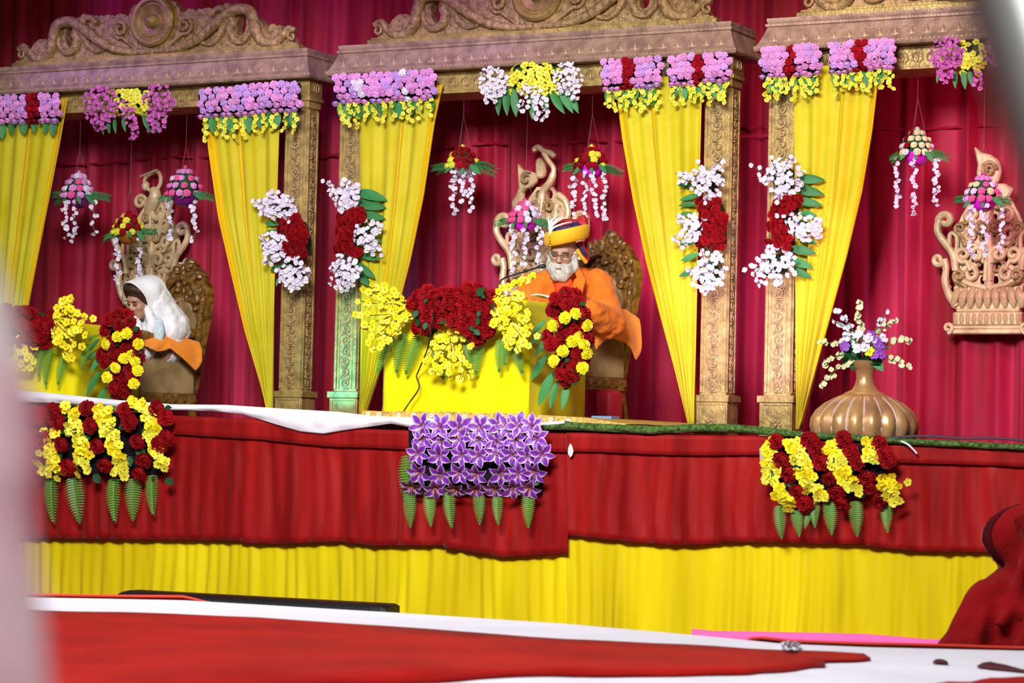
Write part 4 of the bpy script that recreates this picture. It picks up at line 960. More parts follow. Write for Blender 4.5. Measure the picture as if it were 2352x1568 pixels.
def towel(label, top, bot, Xa, seed):
    """cloth over an armrest: ridge and lower edge in photo pixels on the outer side plane of the chair"""
    xs0, xs1 = top[0][0], top[-1][0]
    def fn(u, v):
        xt = xs0 + (xs1 - xs0) * u; xb = bot[0][0] + (bot[-1][0] - bot[0][0]) * u
        A = pX(xt, poly(top, xt), Xa, .285); B = pX(xb, poly(bot, xb), Xa, .32)
        if v < .3:
            k = 1 - v / .3; P = A.copy(); P.x -= .15 * k; P.z -= .05 * k * k - .012 * sin(pi * k)
        else:
            k = (v - .3) / .7; P = A.lerp(B, k); P.x += .03 * sin(pi * k * .6) + .014 * sin(u * 8 + k * 2) * k
        P += V((.008 * noise.noise((u * 5, v * 4, seed)), 0, 0)); return P
    o = MB().grid(fn, 40, 24).out('orange_towel', ORC, fixn=False); md = o.modifiers.new('thick', 'SOLIDIFY'); md.thickness = .008
    o.modifiers.new('sub', 'SUBSURF').render_levels = 1
    return tag(o, label, 'towel')
towel('orange towel hanging over the armrest beside the orange-robed man', [(1345, 738), (1362, 726), (1385, 716), (1410, 711), (1440, 714), (1466, 732)], [(1352, 804), (1368, 792), (1385, 778), (1400, 777), (1418, 786), (1432, 800), (1447, 828), (1460, 812)], CH1, 1)
towel('orange towel hanging over the armrest beside the woman in white', [(326, 794), (352, 780), (372, 774), (400, 776), (430, 780), (459, 788)], [(330, 800), (352, 808), (370, 806), (384, 800), (400, 816), (420, 836), (436, 852), (452, 838)], CH2, 2)
# ---------------------------------------------------------------- lecterns under yellow cloth
def solveY(xp, Xc, y, lo=0.3, hi=3.0):
    for _ in range(40):
        m = (lo + hi) / 2
        if px(xp, y, m).x < Xc: hi = m
        else: lo = m
    return m
def lectern(label, xl, xr, xback, ytop, ybot, Yf, seed, z0):
    A = px(xl, ybot, Yf); B = px(xr, ytop, Yf); x0, x1, zt = A.x, B.x, B.z
    # back of the right side: pixel column xback on plane X = x1
    lo, hi = Yf, 3.0
    for _ in range(40):
        m = (lo + hi) / 2
        if px(xback, 850, m).x > x1: lo = m
        else: hi = m
    # moving deeper shifts left in X for a fixed pixel, so bracket accordingly
    Yb = m if Yf + .2 < m < 2.0 else Yf + .62
    Yb = min(Yb, 1.06)
    t = thing('draped_lectern', label, 'lectern', V(((x0 + x1) / 2, (Yf + Yb) / 2, z0)), 'lecterns draped in yellow cloth')
    b = MB(); b.bbox(x0 + .02, x1 - .02, Yf + .02, Yb - .02, z0, zt - .012); b.out('frame', DARK, t, smooth=False)
    per = [(x0, Yf), (x1, Yf), (x1, Yb), (x0, Yb), (x0, Yf)]; L = [0]
    for p, q in zip(per, per[1:]): L.append(L[-1] + sqrt((p[0] - q[0]) ** 2 + (p[1] - q[1]) ** 2))
    nrm = [(0, -1), (1, 0), (0, 1), (-1, 0)]
    def fn(u, v):
        s = u * L[-1]; i = 0
        while i < 3 and s > L[i + 1]: i += 1
        k = (s - L[i]) / (L[i + 1] - L[i]); x = per[i][0] + (per[i + 1][0] - per[i][0]) * k; y = per[i][1] + (per[i + 1][1] - per[i][1]) * k
        f = .006 * sin(s * 23 + seed) * v + .014 * noise.noise((s * 3.5, v * 2.2, seed)) * (.3 + v) + .010 * abs(noise.noise((s * 2 + v * 3, v * 5, seed + 4))) + .014 * v
        if 0.02 < k < .98: x += nrm[i][0] * f; y += nrm[i][1] * f
        return (x, y, zt - (zt - z0 - .004) * v)
    c = MB().grid(fn, 150, 26)
    c.grid(lambda u, v: (x0 + (x1 - x0) * u, Yf + (Yb - Yf) * v, zt + .004 * noise.noise((u * 4, v * 4, 1))), 12, 10)
    o = c.out('yellow_cloth', YELTAB, t, fixn=True); o.modifiers.new('thick', 'SOLIDIFY').thickness = .003
    return t, x0, x1, Yb, zt
LE1 = lectern('yellow cloth lectern in front of the orange-robed man', 878, 1207, 1345, 688, 948, .28, 1.0, 1.17)
LE2 = lectern('yellow cloth lectern in front of the woman in white', -60, 170, 318, 741, 925, .28, 2.0, ZF)
pg = MB().grid(lambda u, v: px(1218 + 44 * u, 682 + 6 * u, .45) + V((-.02 * v, .30 * v, .012 * sin(pi * u) + .012)), 6, 6).out('paper_sheets', mat('paper', 'dcdce8', 0.7), fixn=False)
pg.modifiers.new('thick', 'SOLIDIFY').thickness = .006; tag(pg, 'white paper sheets lying on the yellow lectern top', 'paper')
wc = MB().ball(px(1036, 676, .5), (.055, .05, .032), 14, 8).ball(px(1052, 676, .52), (.03, .04, .022), 10, 6).out('folded_cap', WHITECL); tag(wc, 'small folded white cloth on the lectern behind the red roses', 'cloth')
BLK = mat('black_plastic', '101014', 0.5)
mic = thing('microphone', 'black gooseneck microphone reaching toward the man in orange', 'microphone', px(1143, 690, .62), None)
MB().tube(spline([px(1143, 692, .62), px(1143, 668, .62), px(1148, 648, .63), px(1162, 637, .66), px(1200, 625, .72), px(1238, 613, .78)], 6), .0048, 8).out('gooseneck', BLK, mic)
MB().cone(px(1238, 613, .78), px(1249, 611, .79), .010, .013).out('mic_head', BLK, mic); MB().lathe([(.04, 0), (.04, .012), (.012, .03), (.008, .05)], px(1143, 694, .62), 14).out('mic_base', BLK, mic)
cb = MB().tube(spline([px(1002, 690, .25), px(996, 720, .06), px(991, 750, .05), px(984, 795, .08), px(962, 850, .20), px(957, 865, .21), px(963, 884, .21), px(958, 900, .2), px(940, 925, .2), px(918, 958, .14)], 6), .0042, 7).out('microphone_cable', BLK)
tag(cb, 'thin black cable hanging down the front of the yellow lectern', 'cable')
# ---------------------------------------------------------------- flowers on the lecterns
random.seed(51)
def twigs(a, segs, dY):
    b = MB()
    for (x0, y0, x1, y1) in segs: b.tube(spline([px(x0, y0, a.Y), px((x0 + x1) / 2, (y0 + y1) / 2 - 4, a.Y + dY), px(x1, y1, a.Y + dY)], 4), .0022, 4)
    b.out('twigs', TWIG, a.t)
a = Arr('lectern_garland', 'red rose garland with yellow sprays across the front of the lectern', 'garland', 1050, 790, .20)
redp = [(945, 680), (985, 665), (1050, 672), (1090, 660), (1130, 668), (1135, 700), (1122, 740), (1132, 758), (1095, 776), (1060, 768), (1030, 735), (985, 750), (975, 782), (950, 770), (938, 740)]
a.core(redp, DLEAF, .12, .04)
yl = [(826, 668), (840, 650), (880, 655), (930, 672), (950, 690), (940, 740), (925, 765), (880, 790), (850, 805), (832, 770), (812, 720)]
ym = [(1000, 735), (1038, 728), (1046, 760), (1062, 790), (1088, 790), (1080, 840), (1085, 870), (1060, 872), (1030, 868), (990, 855), (972, 840), (985, 790)]
yr = [(1122, 680), (1160, 668), (1200, 672), (1222, 710), (1225, 750), (1236, 775), (1215, 790), (1195, 810), (1165, 800), (1150, 770), (1120, 750), (1115, 715)]
0 and twigs(a, [(935, 730, 815, 690), (935, 740, 830, 760), (935, 720, 835, 660), (940, 750, 850, 800), (1030, 740, 985, 850), (1030, 750, 1035, 872), (1040, 750, 1075, 870), (1150, 720, 1235, 775), (1140, 700, 1220, 632), (1150, 740, 1200, 810)], -.06)
for (x, y, n) in ((818, 690, 11), (828, 660, 11), (845, 652, 11), (880, 656, 9), (815, 725, 11), (826, 755, 12), (845, 785, 12), (858, 806, 13), (885, 786, 10), (912, 762, 7), (905, 668, 7), (870, 700, 8), (868, 740, 8)): a.spray(B_YEL, 945, 715, x, y, n, 8.8)
for (x, y, n) in ((975, 838, 11), (992, 858, 13), (1012, 862, 13), (1034, 872, 15), (1060, 870, 13), (1082, 870, 13), (1086, 800, 9), (1000, 820, 9), (1050, 830, 10)): a.spray(B_YEL, 1028, 728, x, y, n, 8.6, -.05)
for (x, y, n) in ((1236, 775, 10), (1226, 745, 8), (1222, 715, 8), (1215, 795, 10), (1195, 812, 10), (1172, 800, 9), (1200, 680, 7), (1165, 760, 7), (1130, 752, 5), (1180, 775, 8)): a.spray(B_YEL, 1135, 690, x, y, n, 10.5, -.07, 8)
for k in range(11): a.bloom(B_YEL, 1150 + 7.5 * k + R(-5, 5), 668 - 3.6 * k + R(-6, 6), 9.5, -.03 + .02 * k, jit=.6)
a.fill(R_RED, redp, 36, 20, .09, .35)
for k in range(16): x, y = random.choice(scatter(redp, 4)); a.leaf(DLF, x, y, x + R(-18, 18), y + R(-18, 18), -.10, -.12)
for l in [(902, 772, 862, 850), (930, 765, 902, 852), (962, 772, 928, 856), (1000, 790, 1014, 866), (1105, 770, 1088, 856), (1075, 775, 1075, 858), (1150, 780, 1146, 850), (1180, 785, 1198, 852), (1165, 775, 1160, 835), (890, 765, 872, 800)]: a.leaf(FRN, *l, .02, -.02, 1.15)
def side_bouquet(label, x0, y0, k, reds, yels, leaves, Xp, Yb, cat='bouquet'):
    a = Arr('side_bouquet', label, cat, x0, y0 + 200 * k, Yb, 'rose bouquets on the right sides of the lecterns')
    hull = [(x0 + k * x, y0 + k * y) for x, y in ((20, 10), (60, -2), (95, 25), (102, 90), (98, 150), (70, 210), (40, 215), (20, 160), (10, 80))]
    a.core(hull, DLEAF, .10, .05, shrink=.7)
    for i, (x, y) in enumerate(reds): a.bloom(R_RED, x0 + k * x, y0 + k * y, 18 * k, -.07 + .02 * (i % 3), V((.45 + (x - 55) / 90, -1, .1 - (y - 100) / 250)), jit=.25)
    for i, (x, y) in enumerate(yels): a.bloom(R_YEL, x0 + k * x, y0 + k * y, 15 * k, -.09, V((.45 + (x - 55) / 90, -1, .1 - (y - 100) / 250)), jit=.3)
    for l in leaves: a.leaf(LF, x0 + k * l[0], y0 + k * l[1], x0 + k * l[2], y0 + k * l[3], 0, -.05, .75)
    for q in range(14): x, y = R(15, 100), R(5, 205); a.leaf(DLF, x0 + k * x, y0 + k * y, x0 + k * (x + R(-16, 16)), y0 + k * (y + R(-16, 16)), -.06, -.09)
    return a
z = lambda pts: [((p[0] - 1530) / 3.267, (p[1] - 215) / 3.267) for p in pts]
reds = z([(1625, 285), (1700, 240), (1600, 372), (1712, 332), (1795, 310), (1765, 250), (1592, 625), (1672, 552), (1765, 505), (1842, 560), (1790, 682), (1742, 745), (1670, 842), (1755, 795), (1700, 890), (1822, 745), (1832, 392), (1862, 590), (1640, 470), (1570, 560), (1850, 480), (1745, 870), (1640, 740), (1690, 610)])
yels = z([(1695, 425), (1605, 485), (1745, 600), (1680, 672), (1610, 748), (1800, 572), (1768, 397), (1828, 622), (1852, 692), (1855, 482), (1820, 800)])
lv = [(5, 70, -28, 100), (8, 150, -32, 206), (24, 188, -15, 262), (34, 210, 10, 268), (56, 212, 42, 272), (88, 175, 80, 204), (10, 110, -20, 150), (5, 95, -30, 122)]
random.seed(52)
side_bouquet('tall bouquet of red and yellow roses at the right of the man\'s lectern', 780 + 1530 / 3.267, 600 + 215 / 3.267, 1.0, reds, yels, lv, 0, .36)
side_bouquet('tall bouquet of red and yellow roses at the right of the woman\'s lectern', 224, 714, .93, reds, yels, lv, 0, .36)
random.seed(53)
a = Arr('lectern_garland', 'yellow spray and red rose garland on the woman\'s lectern', 'garland', 120, 800, .20)
rp = [(-60, 715), (60, 708), (118, 716), (122, 760), (110, 795), (60, 790), (-60, 780)]
a.core(rp, DLEAF, .1, .04); a.fill(R_RED, rp, 30, 18, .07, .4)
yp = [(102, 715), (140, 705), (168, 708), (190, 718), (212, 735), (205, 770), (190, 800), (165, 832), (150, 815), (130, 800), (118, 765)]
for (x, y, n) in ((212, 735, 9), (205, 765, 9), (190, 800, 9), (165, 830, 10), (150, 815, 8), (190, 715, 8), (165, 706, 7), (140, 790, 7), (180, 770, 8)): a.spray(B_YEL, 112, 730, x, y, n, 10.5, -.07, 8)
for k in range(9): a.bloom(B_YEL, 138 + 3 * k + R(-7, 7), 705 - 3.0 * k + R(-5, 5), 10, -.05, jit=.5)
a.fill(B_YEL, [(20, 770), (80, 770), (85, 840), (40, 850)], 22, 10, .06, .5)
for l in [(120, 800, 95, 880), (150, 815, 130, 880), (100, 795, 82, 860), (205, 780, 222, 770), (205, 790, 180, 845)]: a.leaf(FRN, *l, .02, -.02, 1.15)
0 and twigs(a, [(120, 740, 212, 735), (120, 750, 160, 830), (130, 720, 162, 680)], -.05)
# ---------------------------------------------------------------- arrangements pinned to the stage skirt
def skirt_bunch(label, box, reds, streams, ferns, seed, foam=None):
    random.seed(seed); x0, x1, y0, y1 = box
    a = Arr('skirt_bunch', label, 'bouquet', (x0 + x1) / 2, y1, -.13, 'flower bunches pinned on the stage skirt')
    a.core([(x0 + 22, y0 + 22), (x1 - 22, y0 + 22), (x1 - 34, y1 - 20), (x0 + 34, y1 - 20)], BACKM, .05, .045, shrink=1)
    if foam: MB().prism(foam, [], lambda x, y: px(x, y, -.11), (0, .04, 0)).out('foam_block', mat('grey_foam', 'a89c98', 0.9), a.t, smooth=False)
    for (x, y) in reds: a.bloom(R_RED, x, y, R(19, 23), -.03, V((.25, -1, .15 - (y - y0) / (y1 - y0) * .9)), jit=.2)
    for (xa, ya, xb, yb, n) in streams:
        n = int(n * 1.45)
        for i in range(n):
            t_ = (i + .5) / n; x = xa + (xb - xa) * t_ + R(-17, 17); y = ya + (yb - ya) * t_ + R(-6, 6)
            a.bloom(B_YEL if t_ < .6 else B_LEM, x, y, R(10, 13), -.04, V((.25, -1, .1 - (y - y0) / (y1 - y0) * .7)), jit=.5)
    for l in ferns: a.leaf(FRN, *l, .01, -.04, 1.3)
    for k in range(34): x, y = R(x0 + 10, x1 - 10), R(y0 + 10, y1 - 5); a.leaf(DLF, x, y, x + R(-20, 20), y + R(-8, 26), -.01, -.03)
    return a
zz = lambda pts: [(p[0] / 3.36, 880 + p[1] / 3.36) for p in pts]
skirt_bunch('red and yellow flower bunch on the skirt below the woman in white', (84, 396, 925, 1108),
    zz([(400, 215), (445, 300), (675, 195), (702, 325), (970, 210), (1000, 300), (1215, 195), (1280, 265), (480, 470), (755, 480), (1070, 450), (1110, 590), (540, 640), (1290, 420), (815, 625), (1235, 470), (1080, 690), (340, 430), (420, 260)]),
    [(160, 930, 175, 1010, 16), (190, 1000, 190, 1085, 15), (232, 930, 255, 1010, 20), (258, 1010, 275, 1090, 16), (310, 918, 360, 950, 12), (345, 960, 350, 1010, 12), (362, 1020, 370, 1070, 13), (120, 985, 95, 1080, 16), (125, 1040, 125, 1100, 9)],
    [(118, 1095, 112, 1194), (168, 1095, 177, 1192), (262, 1098, 254, 1192), (307, 1098, 302, 1188), (350, 1090, 343, 1176)], 61)
zr = lambda pts: [(1640 + p[0] / 2.579, 960 + p[1] / 2.579) for p in pts]
skirt_bunch('red and yellow flower bunch on the skirt below the ribbed vase', (1756, 2056, 998, 1160),
    zr([(400, 250), (610, 180), (640, 260), (450, 330), (810, 190), (850, 260), (1030, 250), (565, 130), (980, 150), (690, 350), (910, 350), (495, 435), (730, 435), (935, 415), (980, 480), (540, 500), (370, 140), (770, 130), (760, 500), (1010, 210)]),
    [(1768, 1015, 1775, 1110, 20), (1820, 1010, 1840, 1065, 16), (1840, 1070, 1870, 1130, 18), (1800, 1120, 1815, 1165, 12), (1905, 1015, 1925, 1070, 16), (1930, 1075, 1960, 1130, 18), (1995, 1010, 2005, 1060, 14), (2030, 1095, 2050, 1150, 16), (1885, 1125, 1895, 1145, 6), (2068, 1108, 2072, 1114, 2), (1790, 1135, 1820, 1165, 8)],
    [(1790, 1160, 1791, 1230), (1828, 1160, 1834, 1224), (1872, 1150, 1868, 1205), (1905, 1148, 1909, 1220), (1965, 1150, 1968, 1224), (2036, 1150, 2034, 1216), (1858, 1180, 1848, 1208)], 62,
    [(1744, 1030), (1764, 1022), (1776, 1040), (1776, 1080), (1760, 1085), (1746, 1066)])
random.seed(63)
a = Arr('lily_bunch', 'purple and white lily bunch pinned to the middle of the stage skirt', 'bouquet', 1095, 1145, -.14)
MB().prism([(938, 985), (1246, 985), (1240, 1132), (940, 1132)], [], lambda x, y: px(x, y, -.10), (0, .03, 0)).out('backing', BACKM, a.t, smooth=False)
for yz, ang, xs in ((245, -.1, (380, 560, 735, 930, 1090, 1190, 1290, 1420)), (370, .1, (375, 560, 735, 915, 1090, 1255, 1470)), (505, .3, (330, 545, 745, 915, 1085, 1230, 1370, 1500)), (680, .55, (350, 545, 720, 900, 1110, 1290, 1460)), (815, .85, (290, 490, 690, 880, 1060, 1220, 1385))):
    for x in xs: a.bloom(LILYM, 880 + (x + R(-12, 12)) / 4.127, 920 + (yz + R(-18, 18)) / 4.127, R(31, 37), -.02, V((.25 + R(-.3, .3), -cos(ang), -sin(ang))), jit=.15)
for (x, l) in ((250, 1170), (438, 1160), (622, 1178), (910, 1140), (1085, 1150), (1378, 1175)): a.leaf(FRN, 880 + x / 4.127, 920 + 860 / 4.127, 880 + (x - (15 if x > 1000 else -2)) / 4.127, 920 + l / 4.127, .01, -.04, 1.2)
a.leaf(FRN, 940, 1045, 930, 1150, .02, .0, 1.3)
for k in range(20): x, y = R(945, 1240), R(985, 1125); a.leaf(DLF, x, y, x + R(-20, 20), y + R(-20, 20), .0, -.02)
# ---------------------------------------------------------------- ribbed vase
YVs = 0.95
VG = mat('vase_gold', 'c08c62', 0.3, 0.5, 0.05, 30, 0.12, 8, 'd2a26a')
c0 = px(1984, 1030, YVs); s = 1 / ppm(c0); c0.z = ZF
zt = px(1984, 828, YVs).z - ZF
vt = thing('ribbed_vase', 'large ribbed gold vase of artificial flowers at the stage edge', 'vase', c0)
def vp(r, y): return (r * s, px(1984, y, YVs).z - ZF)
MB().lathe([(85 * s, 0.0), vp(104, 1018), vp(116, 1000), vp(121, 980), vp(119, 962), vp(108, 943), vp(88, 926), vp(66, 914), vp(48, 906)], c0, 96, ribs=18, ribd=.10).out('body', VG, vt)
MB().lathe([vp(50, 910), vp(46, 902), vp(30, 896), vp(23, 884), vp(19.5, 870), vp(20, 858), vp(24, 846), vp(27, 840), vp(28, 832), vp(24, 828), vp(19, 832)], c0, 40).out('neck', VG, vt)
for k in range(18):
    an = 2 * pi * (k + .5) / 18; f_ = .945
    MB().tube([c0 + V((r_ * f_ * cos(an), r_ * f_ * sin(an), z_)) for r_, z_ in (vp(112, 1006), vp(121, 985), vp(120, 965), vp(109, 944), vp(89, 927), vp(66, 915))], .006, 6).out('rib', mat('pale_rib', 'd8c4c8', .3, .3), vt)
random.seed(71)
vb = Arr('vase_flowers', 'white cream and violet artificial flowers standing in the ribbed vase', 'flowers', 1984, 840, YVs)
for (x, y, me, n, dy) in ((1976, 692, B_CRM, 13, 0), (1965, 720, B_CRM, 9, .05), (1920, 712, B_WHT, 11, -.05), (1918, 738, B_WHT, 9, .05), (2034, 722, B_WHT, 9, 0), (2060, 735, B_CRM, 10, -.06), (2094, 782, B_CRM, 14, .03), (2090, 848, B_CRM, 14, -.08), (1890, 790, B_CRM, 13, .02), (1892, 836, B_CRM, 12, -.05), (1886, 880, B_CRM, 13, -.1), (1938, 770, B_WHT, 8, -.05), (2040, 780, B_WHT, 8, -.1)):
    P = [px(1984, 832, YVs), px((1984 + x) / 2 + R(-4, 4), (815 + y) / 2 - 12, YVs + dy * .5), px(x, y, YVs + dy)]
    sp = spline(P, 8); stm = MB().tube(sp, .0028, 5).out('stem', LEAF, vb.t)
    for k in range(n):
        Q = sp[int(4 + (len(sp) - 5) * (k + 1) / n)] + V((R(-.015, .015), R(-.02, .02), R(-.015, .015)))
        d = V((R(-1, 1), -1, R(-.6, .8))).normalized()
        part('blossom', me, stm, Matrix.Translation(Q) @ d.to_track_quat('Z', 'Y').to_matrix().to_4x4() @ Matrix.Scale(R(6, 8) * s, 4))
for k in range(16): x, y = R(1930, 2035), R(770, 835); vb.leaf(LF if k % 2 else DLF, 1984 + (x - 1984) * .4, 815, x, y + R(-10, 25), 0, R(-.1, .05), 1.3)
for (x, y, me) in ((1998, 808, B_YEL), (2010, 815, B_VIO), (2025, 812, B_VIO), (2015, 785, B_VIO), (2000, 770, B_VIO), (2022, 790, B_VIO), (1940, 795, B_VIO), (1985, 795, B_WHT), (1995, 778, B_WHT), (1972, 800, B_WHT), (1975, 770, B_WHT)): vb.bloom(me, x, y, 13, -.08, jit=.4)
# ---------------------------------------------------------------- speaker in front of the skirt
SPK = mat('speaker_black', '0c0c10', 0.45, 0, 0.2, 200); GRL = mat('speaker_grille', '14141c', 0.4, 0.4)
Ys = -0.75
a0, a1 = px(280, 1358, Ys), px(897, 1372, Ys)
sp = thing('stage_speaker', 'long black speaker cabinet lying before the stage, behind the white sheet', 'speaker', V(((a0.x + a1.x) / 2, Ys, 0)))
zt = (a0.z + a1.z) / 2 - .012
prof = [(Ys + .10, 0), (Ys, 0), (Ys - .06, .06), (Ys - .10, zt - .10), (Ys - .04, zt - .01), (Ys, zt), (Ys + .10, zt)]
outl = []
b = MB(); n = len(prof); xs_ = (a0.x, a0.x + .05, a1.x - .03, a1.x)
for i, x in enumerate(xs_): b.v += [V((x, y, z_ - (.010 if (i == 0 or i == 3) and z_ > .1 else 0))) for y, z_ in prof]
for k in range(3): b.f += [[k * n + i, k * n + (i + 1) % n, (k + 1) * n + (i + 1) % n, (k + 1) * n + i] for i in range(n)]
b.f += [list(range(n))[::-1], [3 * n + i for i in range(n)]]
b.out('cabinet', SPK, sp, smooth=False, bevel=.008)
gr = MB()
gx0, gx1 = a0.x + .08, a1.x - .08
for i in range(90):
    for j in range(7):
        x = gx0 + (gx1 - gx0) * (i + (.5 if j % 2 else 0)) / 90; t_ = (j + .5) / 7; y = Ys - .10 + .055 * t_; z_ = zt - .10 + .088 * t_
        gr.ball(V((x, y - .002, z_)), (.0035, .003, .0035), 5, 3)
g = gr.out('perforated_grille', GRL, sp); g['kind'] = 'stuff'
# ---------------------------------------------------------------- small things
rb = MB().box(px(1398, 935, 1.3), (.12, .16, .20)).out('red_bag', mat('red_bag', 'c01438', 0.6, 0, .3, 30), bevel=.03); tag(rb, 'crimson cloth bundle under the carved chair of the man', 'bundle')
bk_ = thing('blue_box', 'flat blue printed box under the front of the carved chair', 'box', px(1390, 974, .5))
MB().box(px(1390, 965, .55), (.12, .10, .045)).out('carton', mat('blue_print', '5a8ab0', 0.5), bk_, bevel=.003, smooth=False)
MB().box(px(1386, 964, .498), (.022, .003, .02)).out('print_patch', mat('pink_print', 'd86a70', 0.5), bk_, smooth=False)
MB().box(px(1402, 964, .498), (.03, .003, .012)).out('print_patch', mat('navy_print', '24426e', 0.5), bk_, smooth=False)
ec = MB().tube(spline([px(1930, 1016, -.06), px(1990, 1010, -.085), px(2060, 1004, -.09), px(2130, 1001, -.08), px(2200, 1006, -.08), px(2290, 1006, -.08), px(2370, 1013, -.08), px(2480, 1018, -.08)], 6), .006, 7).out('edge_cable', mat('plum_cable', '3a2a40', 0.6)); tag(ec, 'dark plum cable running along the right stage edge', 'cable')
ws = MB().tube(spline([px(2068, 1012, -.10), px(2085, 1020, -.12), px(2096, 1030, -.12), px(2106, 1041, -.11)], 5), .0045, 6).out('white_string', WHITECL); tag(ws, 'short white string hanging beside the right flower bunch', 'string')
kt = MB()
for k in range(7): an = k * .9; kt.tube(spline([pz(1815, 1484, ZP + .005), pz(1815 + 12 * cos(an), 1478 + 4 * sin(an), ZP + .03), pz(1815 + 22 * cos(an), 1480 + 6 * sin(an), ZP + .008)], 4), .004, 5)
tag(kt.out('knotted_string', WHITECL), 'little knot of white string on the platform edge', 'string')
# ---------------------------------------------------------------- people
SKIN = mat('brown_skin', 'b98c76', 0.55, 0, 0.1, 120, 0.08, 20, sss=0.05); SKIN2 = mat('fair_brown_skin', 'b98a72', 0.55, 0, 0.1, 120, 0.08, 20, sss=0.05)
ROBE = mat('saffron_robe', 'e0701c', 0.8, 0, 0.25, 60, 0.06, 6, 'e87a2c', sheen=0.15, spec=0.15); INNER = mat('orange_shirt', 'e84608', 0.8, 0, 0.2, 80)
BEARD = mat('white_beard', 'aea8a2', 0.85, 0, 0.8, 110, 0.2, 50, 'c4beb8', stretch=(1, 1, .3)); HAIRB = mat('brown_hair', '3a2018', 0.5, 0, 0.6, 140, 0.2, 40, stretch=(1, 1, .25))
LIP = mat('lip', '8a4a42', 0.5); EYEM = mat('eye_dark', '2a1a14', 0.3); LID = mat('eyelid', '8a5c48', 0.6)
SHAWL = mat('white_shawl', 'ecebf0', 0.75, 0, 0.15, 40, 0.03, 5, sheen=0.1); MAROONSH = mat('crimson_shawl', '78050a', 0.85, 0, 0.35, 120, 0.12, 5, '84080e', sheen=0.12, spec=0.1)
def blob(name, b, m, parent, vox=.01, smooth=6, disp=0.0, dscale=.03):
    o = b.out(name, m, parent, fixn=True)
    md = o.modifiers.new('remesh', 'REMESH'); md.mode = 'VOXEL'; md.voxel_size = vox; md.use_smooth_shade = True
    sm_ = o.modifiers.new('smooth', 'SMOOTH'); sm_.factor = .6; sm_.iterations = smooth
    if disp:
        tx = bpy.data.textures.get('folds') or bpy.data.textures.new('folds', 'CLOUDS'); tx.noise_scale = dscale; tx.noise_depth = 2
        d = o.modifiers.new('folds', 'DISPLACE'); d.texture = tx; d.strength = disp; d.mid_level = .5; d.texture_coords = 'GLOBAL'
    return o
def frame(center, facing, roll=0.0):
    """matrix whose -Y looks along facing"""
    f = V(facing).normalized(); y = -f; x = y.cross(V((0, 0, 1))).normalized(); z_ = x.cross(y)
    M = Matrix((x, y, z_)).transposed() @ Matrix.Rotation(roll, 3, 'Y'); c = V(center)
    return lambda a, b_, c_: c + M @ V((a, b_, c_)), M
def head_prims(b, hp, M, s=1.0):
    b.ball(hp(0, .012 * s, .025 * s), (.074 * s, .092 * s, .092 * s), 18, 14, M)
    b.ball(hp(0, -.022 * s, -.040 * s), (.058 * s, .062 * s, .076 * s), 16, 12, M)
    b.ball(hp(0, -.050 * s, -.092 * s), (.030 * s, .026 * s, .022 * s), 10, 8, M)
    for q in (-1, 1):
        b.ball(hp(q * .036 * s, -.058 * s, -.022 * s), (.026 * s, .024 * s, .024 * s), 10, 8, M)
        b.ball(hp(q * .028 * s, -.072 * s, .034 * s), (.026 * s, .014 * s, .010 * s), 10, 7, M)
        b.ball(hp(q * .075 * s, .012 * s, -.006 * s), (.009 * s, .018 * s, .032 * s), 8, 7, M)
    b.cone(hp(0, -.076 * s, .024 * s), hp(0, -.100 * s, -.022 * s), .009 * s, .013 * s)
    for q in (-1, 1): b.ball(hp(q * .012 * s, -.090 * s, -.026 * s), (.010 * s, .010 * s, .008 * s), 8, 6, M)
    b.ball(hp(0, -.076 * s, -.056 * s), (.024 * s, .010 * s, .010 * s), 10, 6, M)
def hand_prims(b, wrist, dirn, side, s=1.0):
    w = V(wrist); d = V(dirn).normalized(); n = V((0, 0, 1)); l = d.cross(n).normalized() * side; n = l.cross(d) * side
    b.cone(w, w + d * .075 * s, .026 * s, .030 * s); b.ball(w + d * .055 * s, (.036 * s, .036 * s, .02 * s), 10, 8)
    for k, ln in enumerate((.062, .072, .068, .052)):
        a = w + d * .085 * s + l * (.030 - .020 * k) * s; m_ = a + d * ln * .55 * s - n * .008 * s; e = m_ + d * ln * .42 * s - n * .026 * s
        b.cone(a, m_, .0095 * s, .0088 * s, 8); b.cone(m_, e, .0088 * s, .0075 * s, 8)
    a = w + d * .03 * s + l * .032 * s; m_ = a + (d * .6 + l * .8).normalized() * .035 * s; b.cone(a, m_, .012 * s, .010 * s, 8); b.cone(m_, m_ + (d * .95 + l * .1).normalized() * .03 * s - n * .008 * s, .010 * s, .008 * s, 8)
# ---- man in saffron
H = px(1294, 583, 1.10)
man = thing('person', 'person in saffron robe and yellow turban seated behind the lectern, head bowed', 'person', V((H.x + .06, 1.30, 1.2)))
hp, HM = frame(H, V((.22, -1, -.30)), radians(4))
shl, shr = px(1226, 655, 1.24), px(1372, 650, 1.26); chest = px(1302, 690, 1.27); pel = V((chest.x + .03, 1.36, 1.72))
ell, wrl = px(1178, 742, 1.08), px(1196, 690, .93); elr, wrr = px(1402, 742, 1.12), px(1352, 712, .90)
b = MB(); head_prims(b, hp, HM)
b.cone(hp(0, .03, -.06), chest + V((0, .02, .13)), .055, .06); b.ball(chest, (.17, .11, .17), 16, 12); b.cone(chest, pel, .14, .15)
for A, B_, C_ in ((shl, ell, wrl), (shr, elr, wrr)): b.cone(A, B_, .052, .042); b.cone(B_, C_, .040, .028)
hand_prims(b, wrl, V((.25, -.8, -.1)), 1); hand_prims(b, wrr, V((-.35, -.8, -.1)), -1)
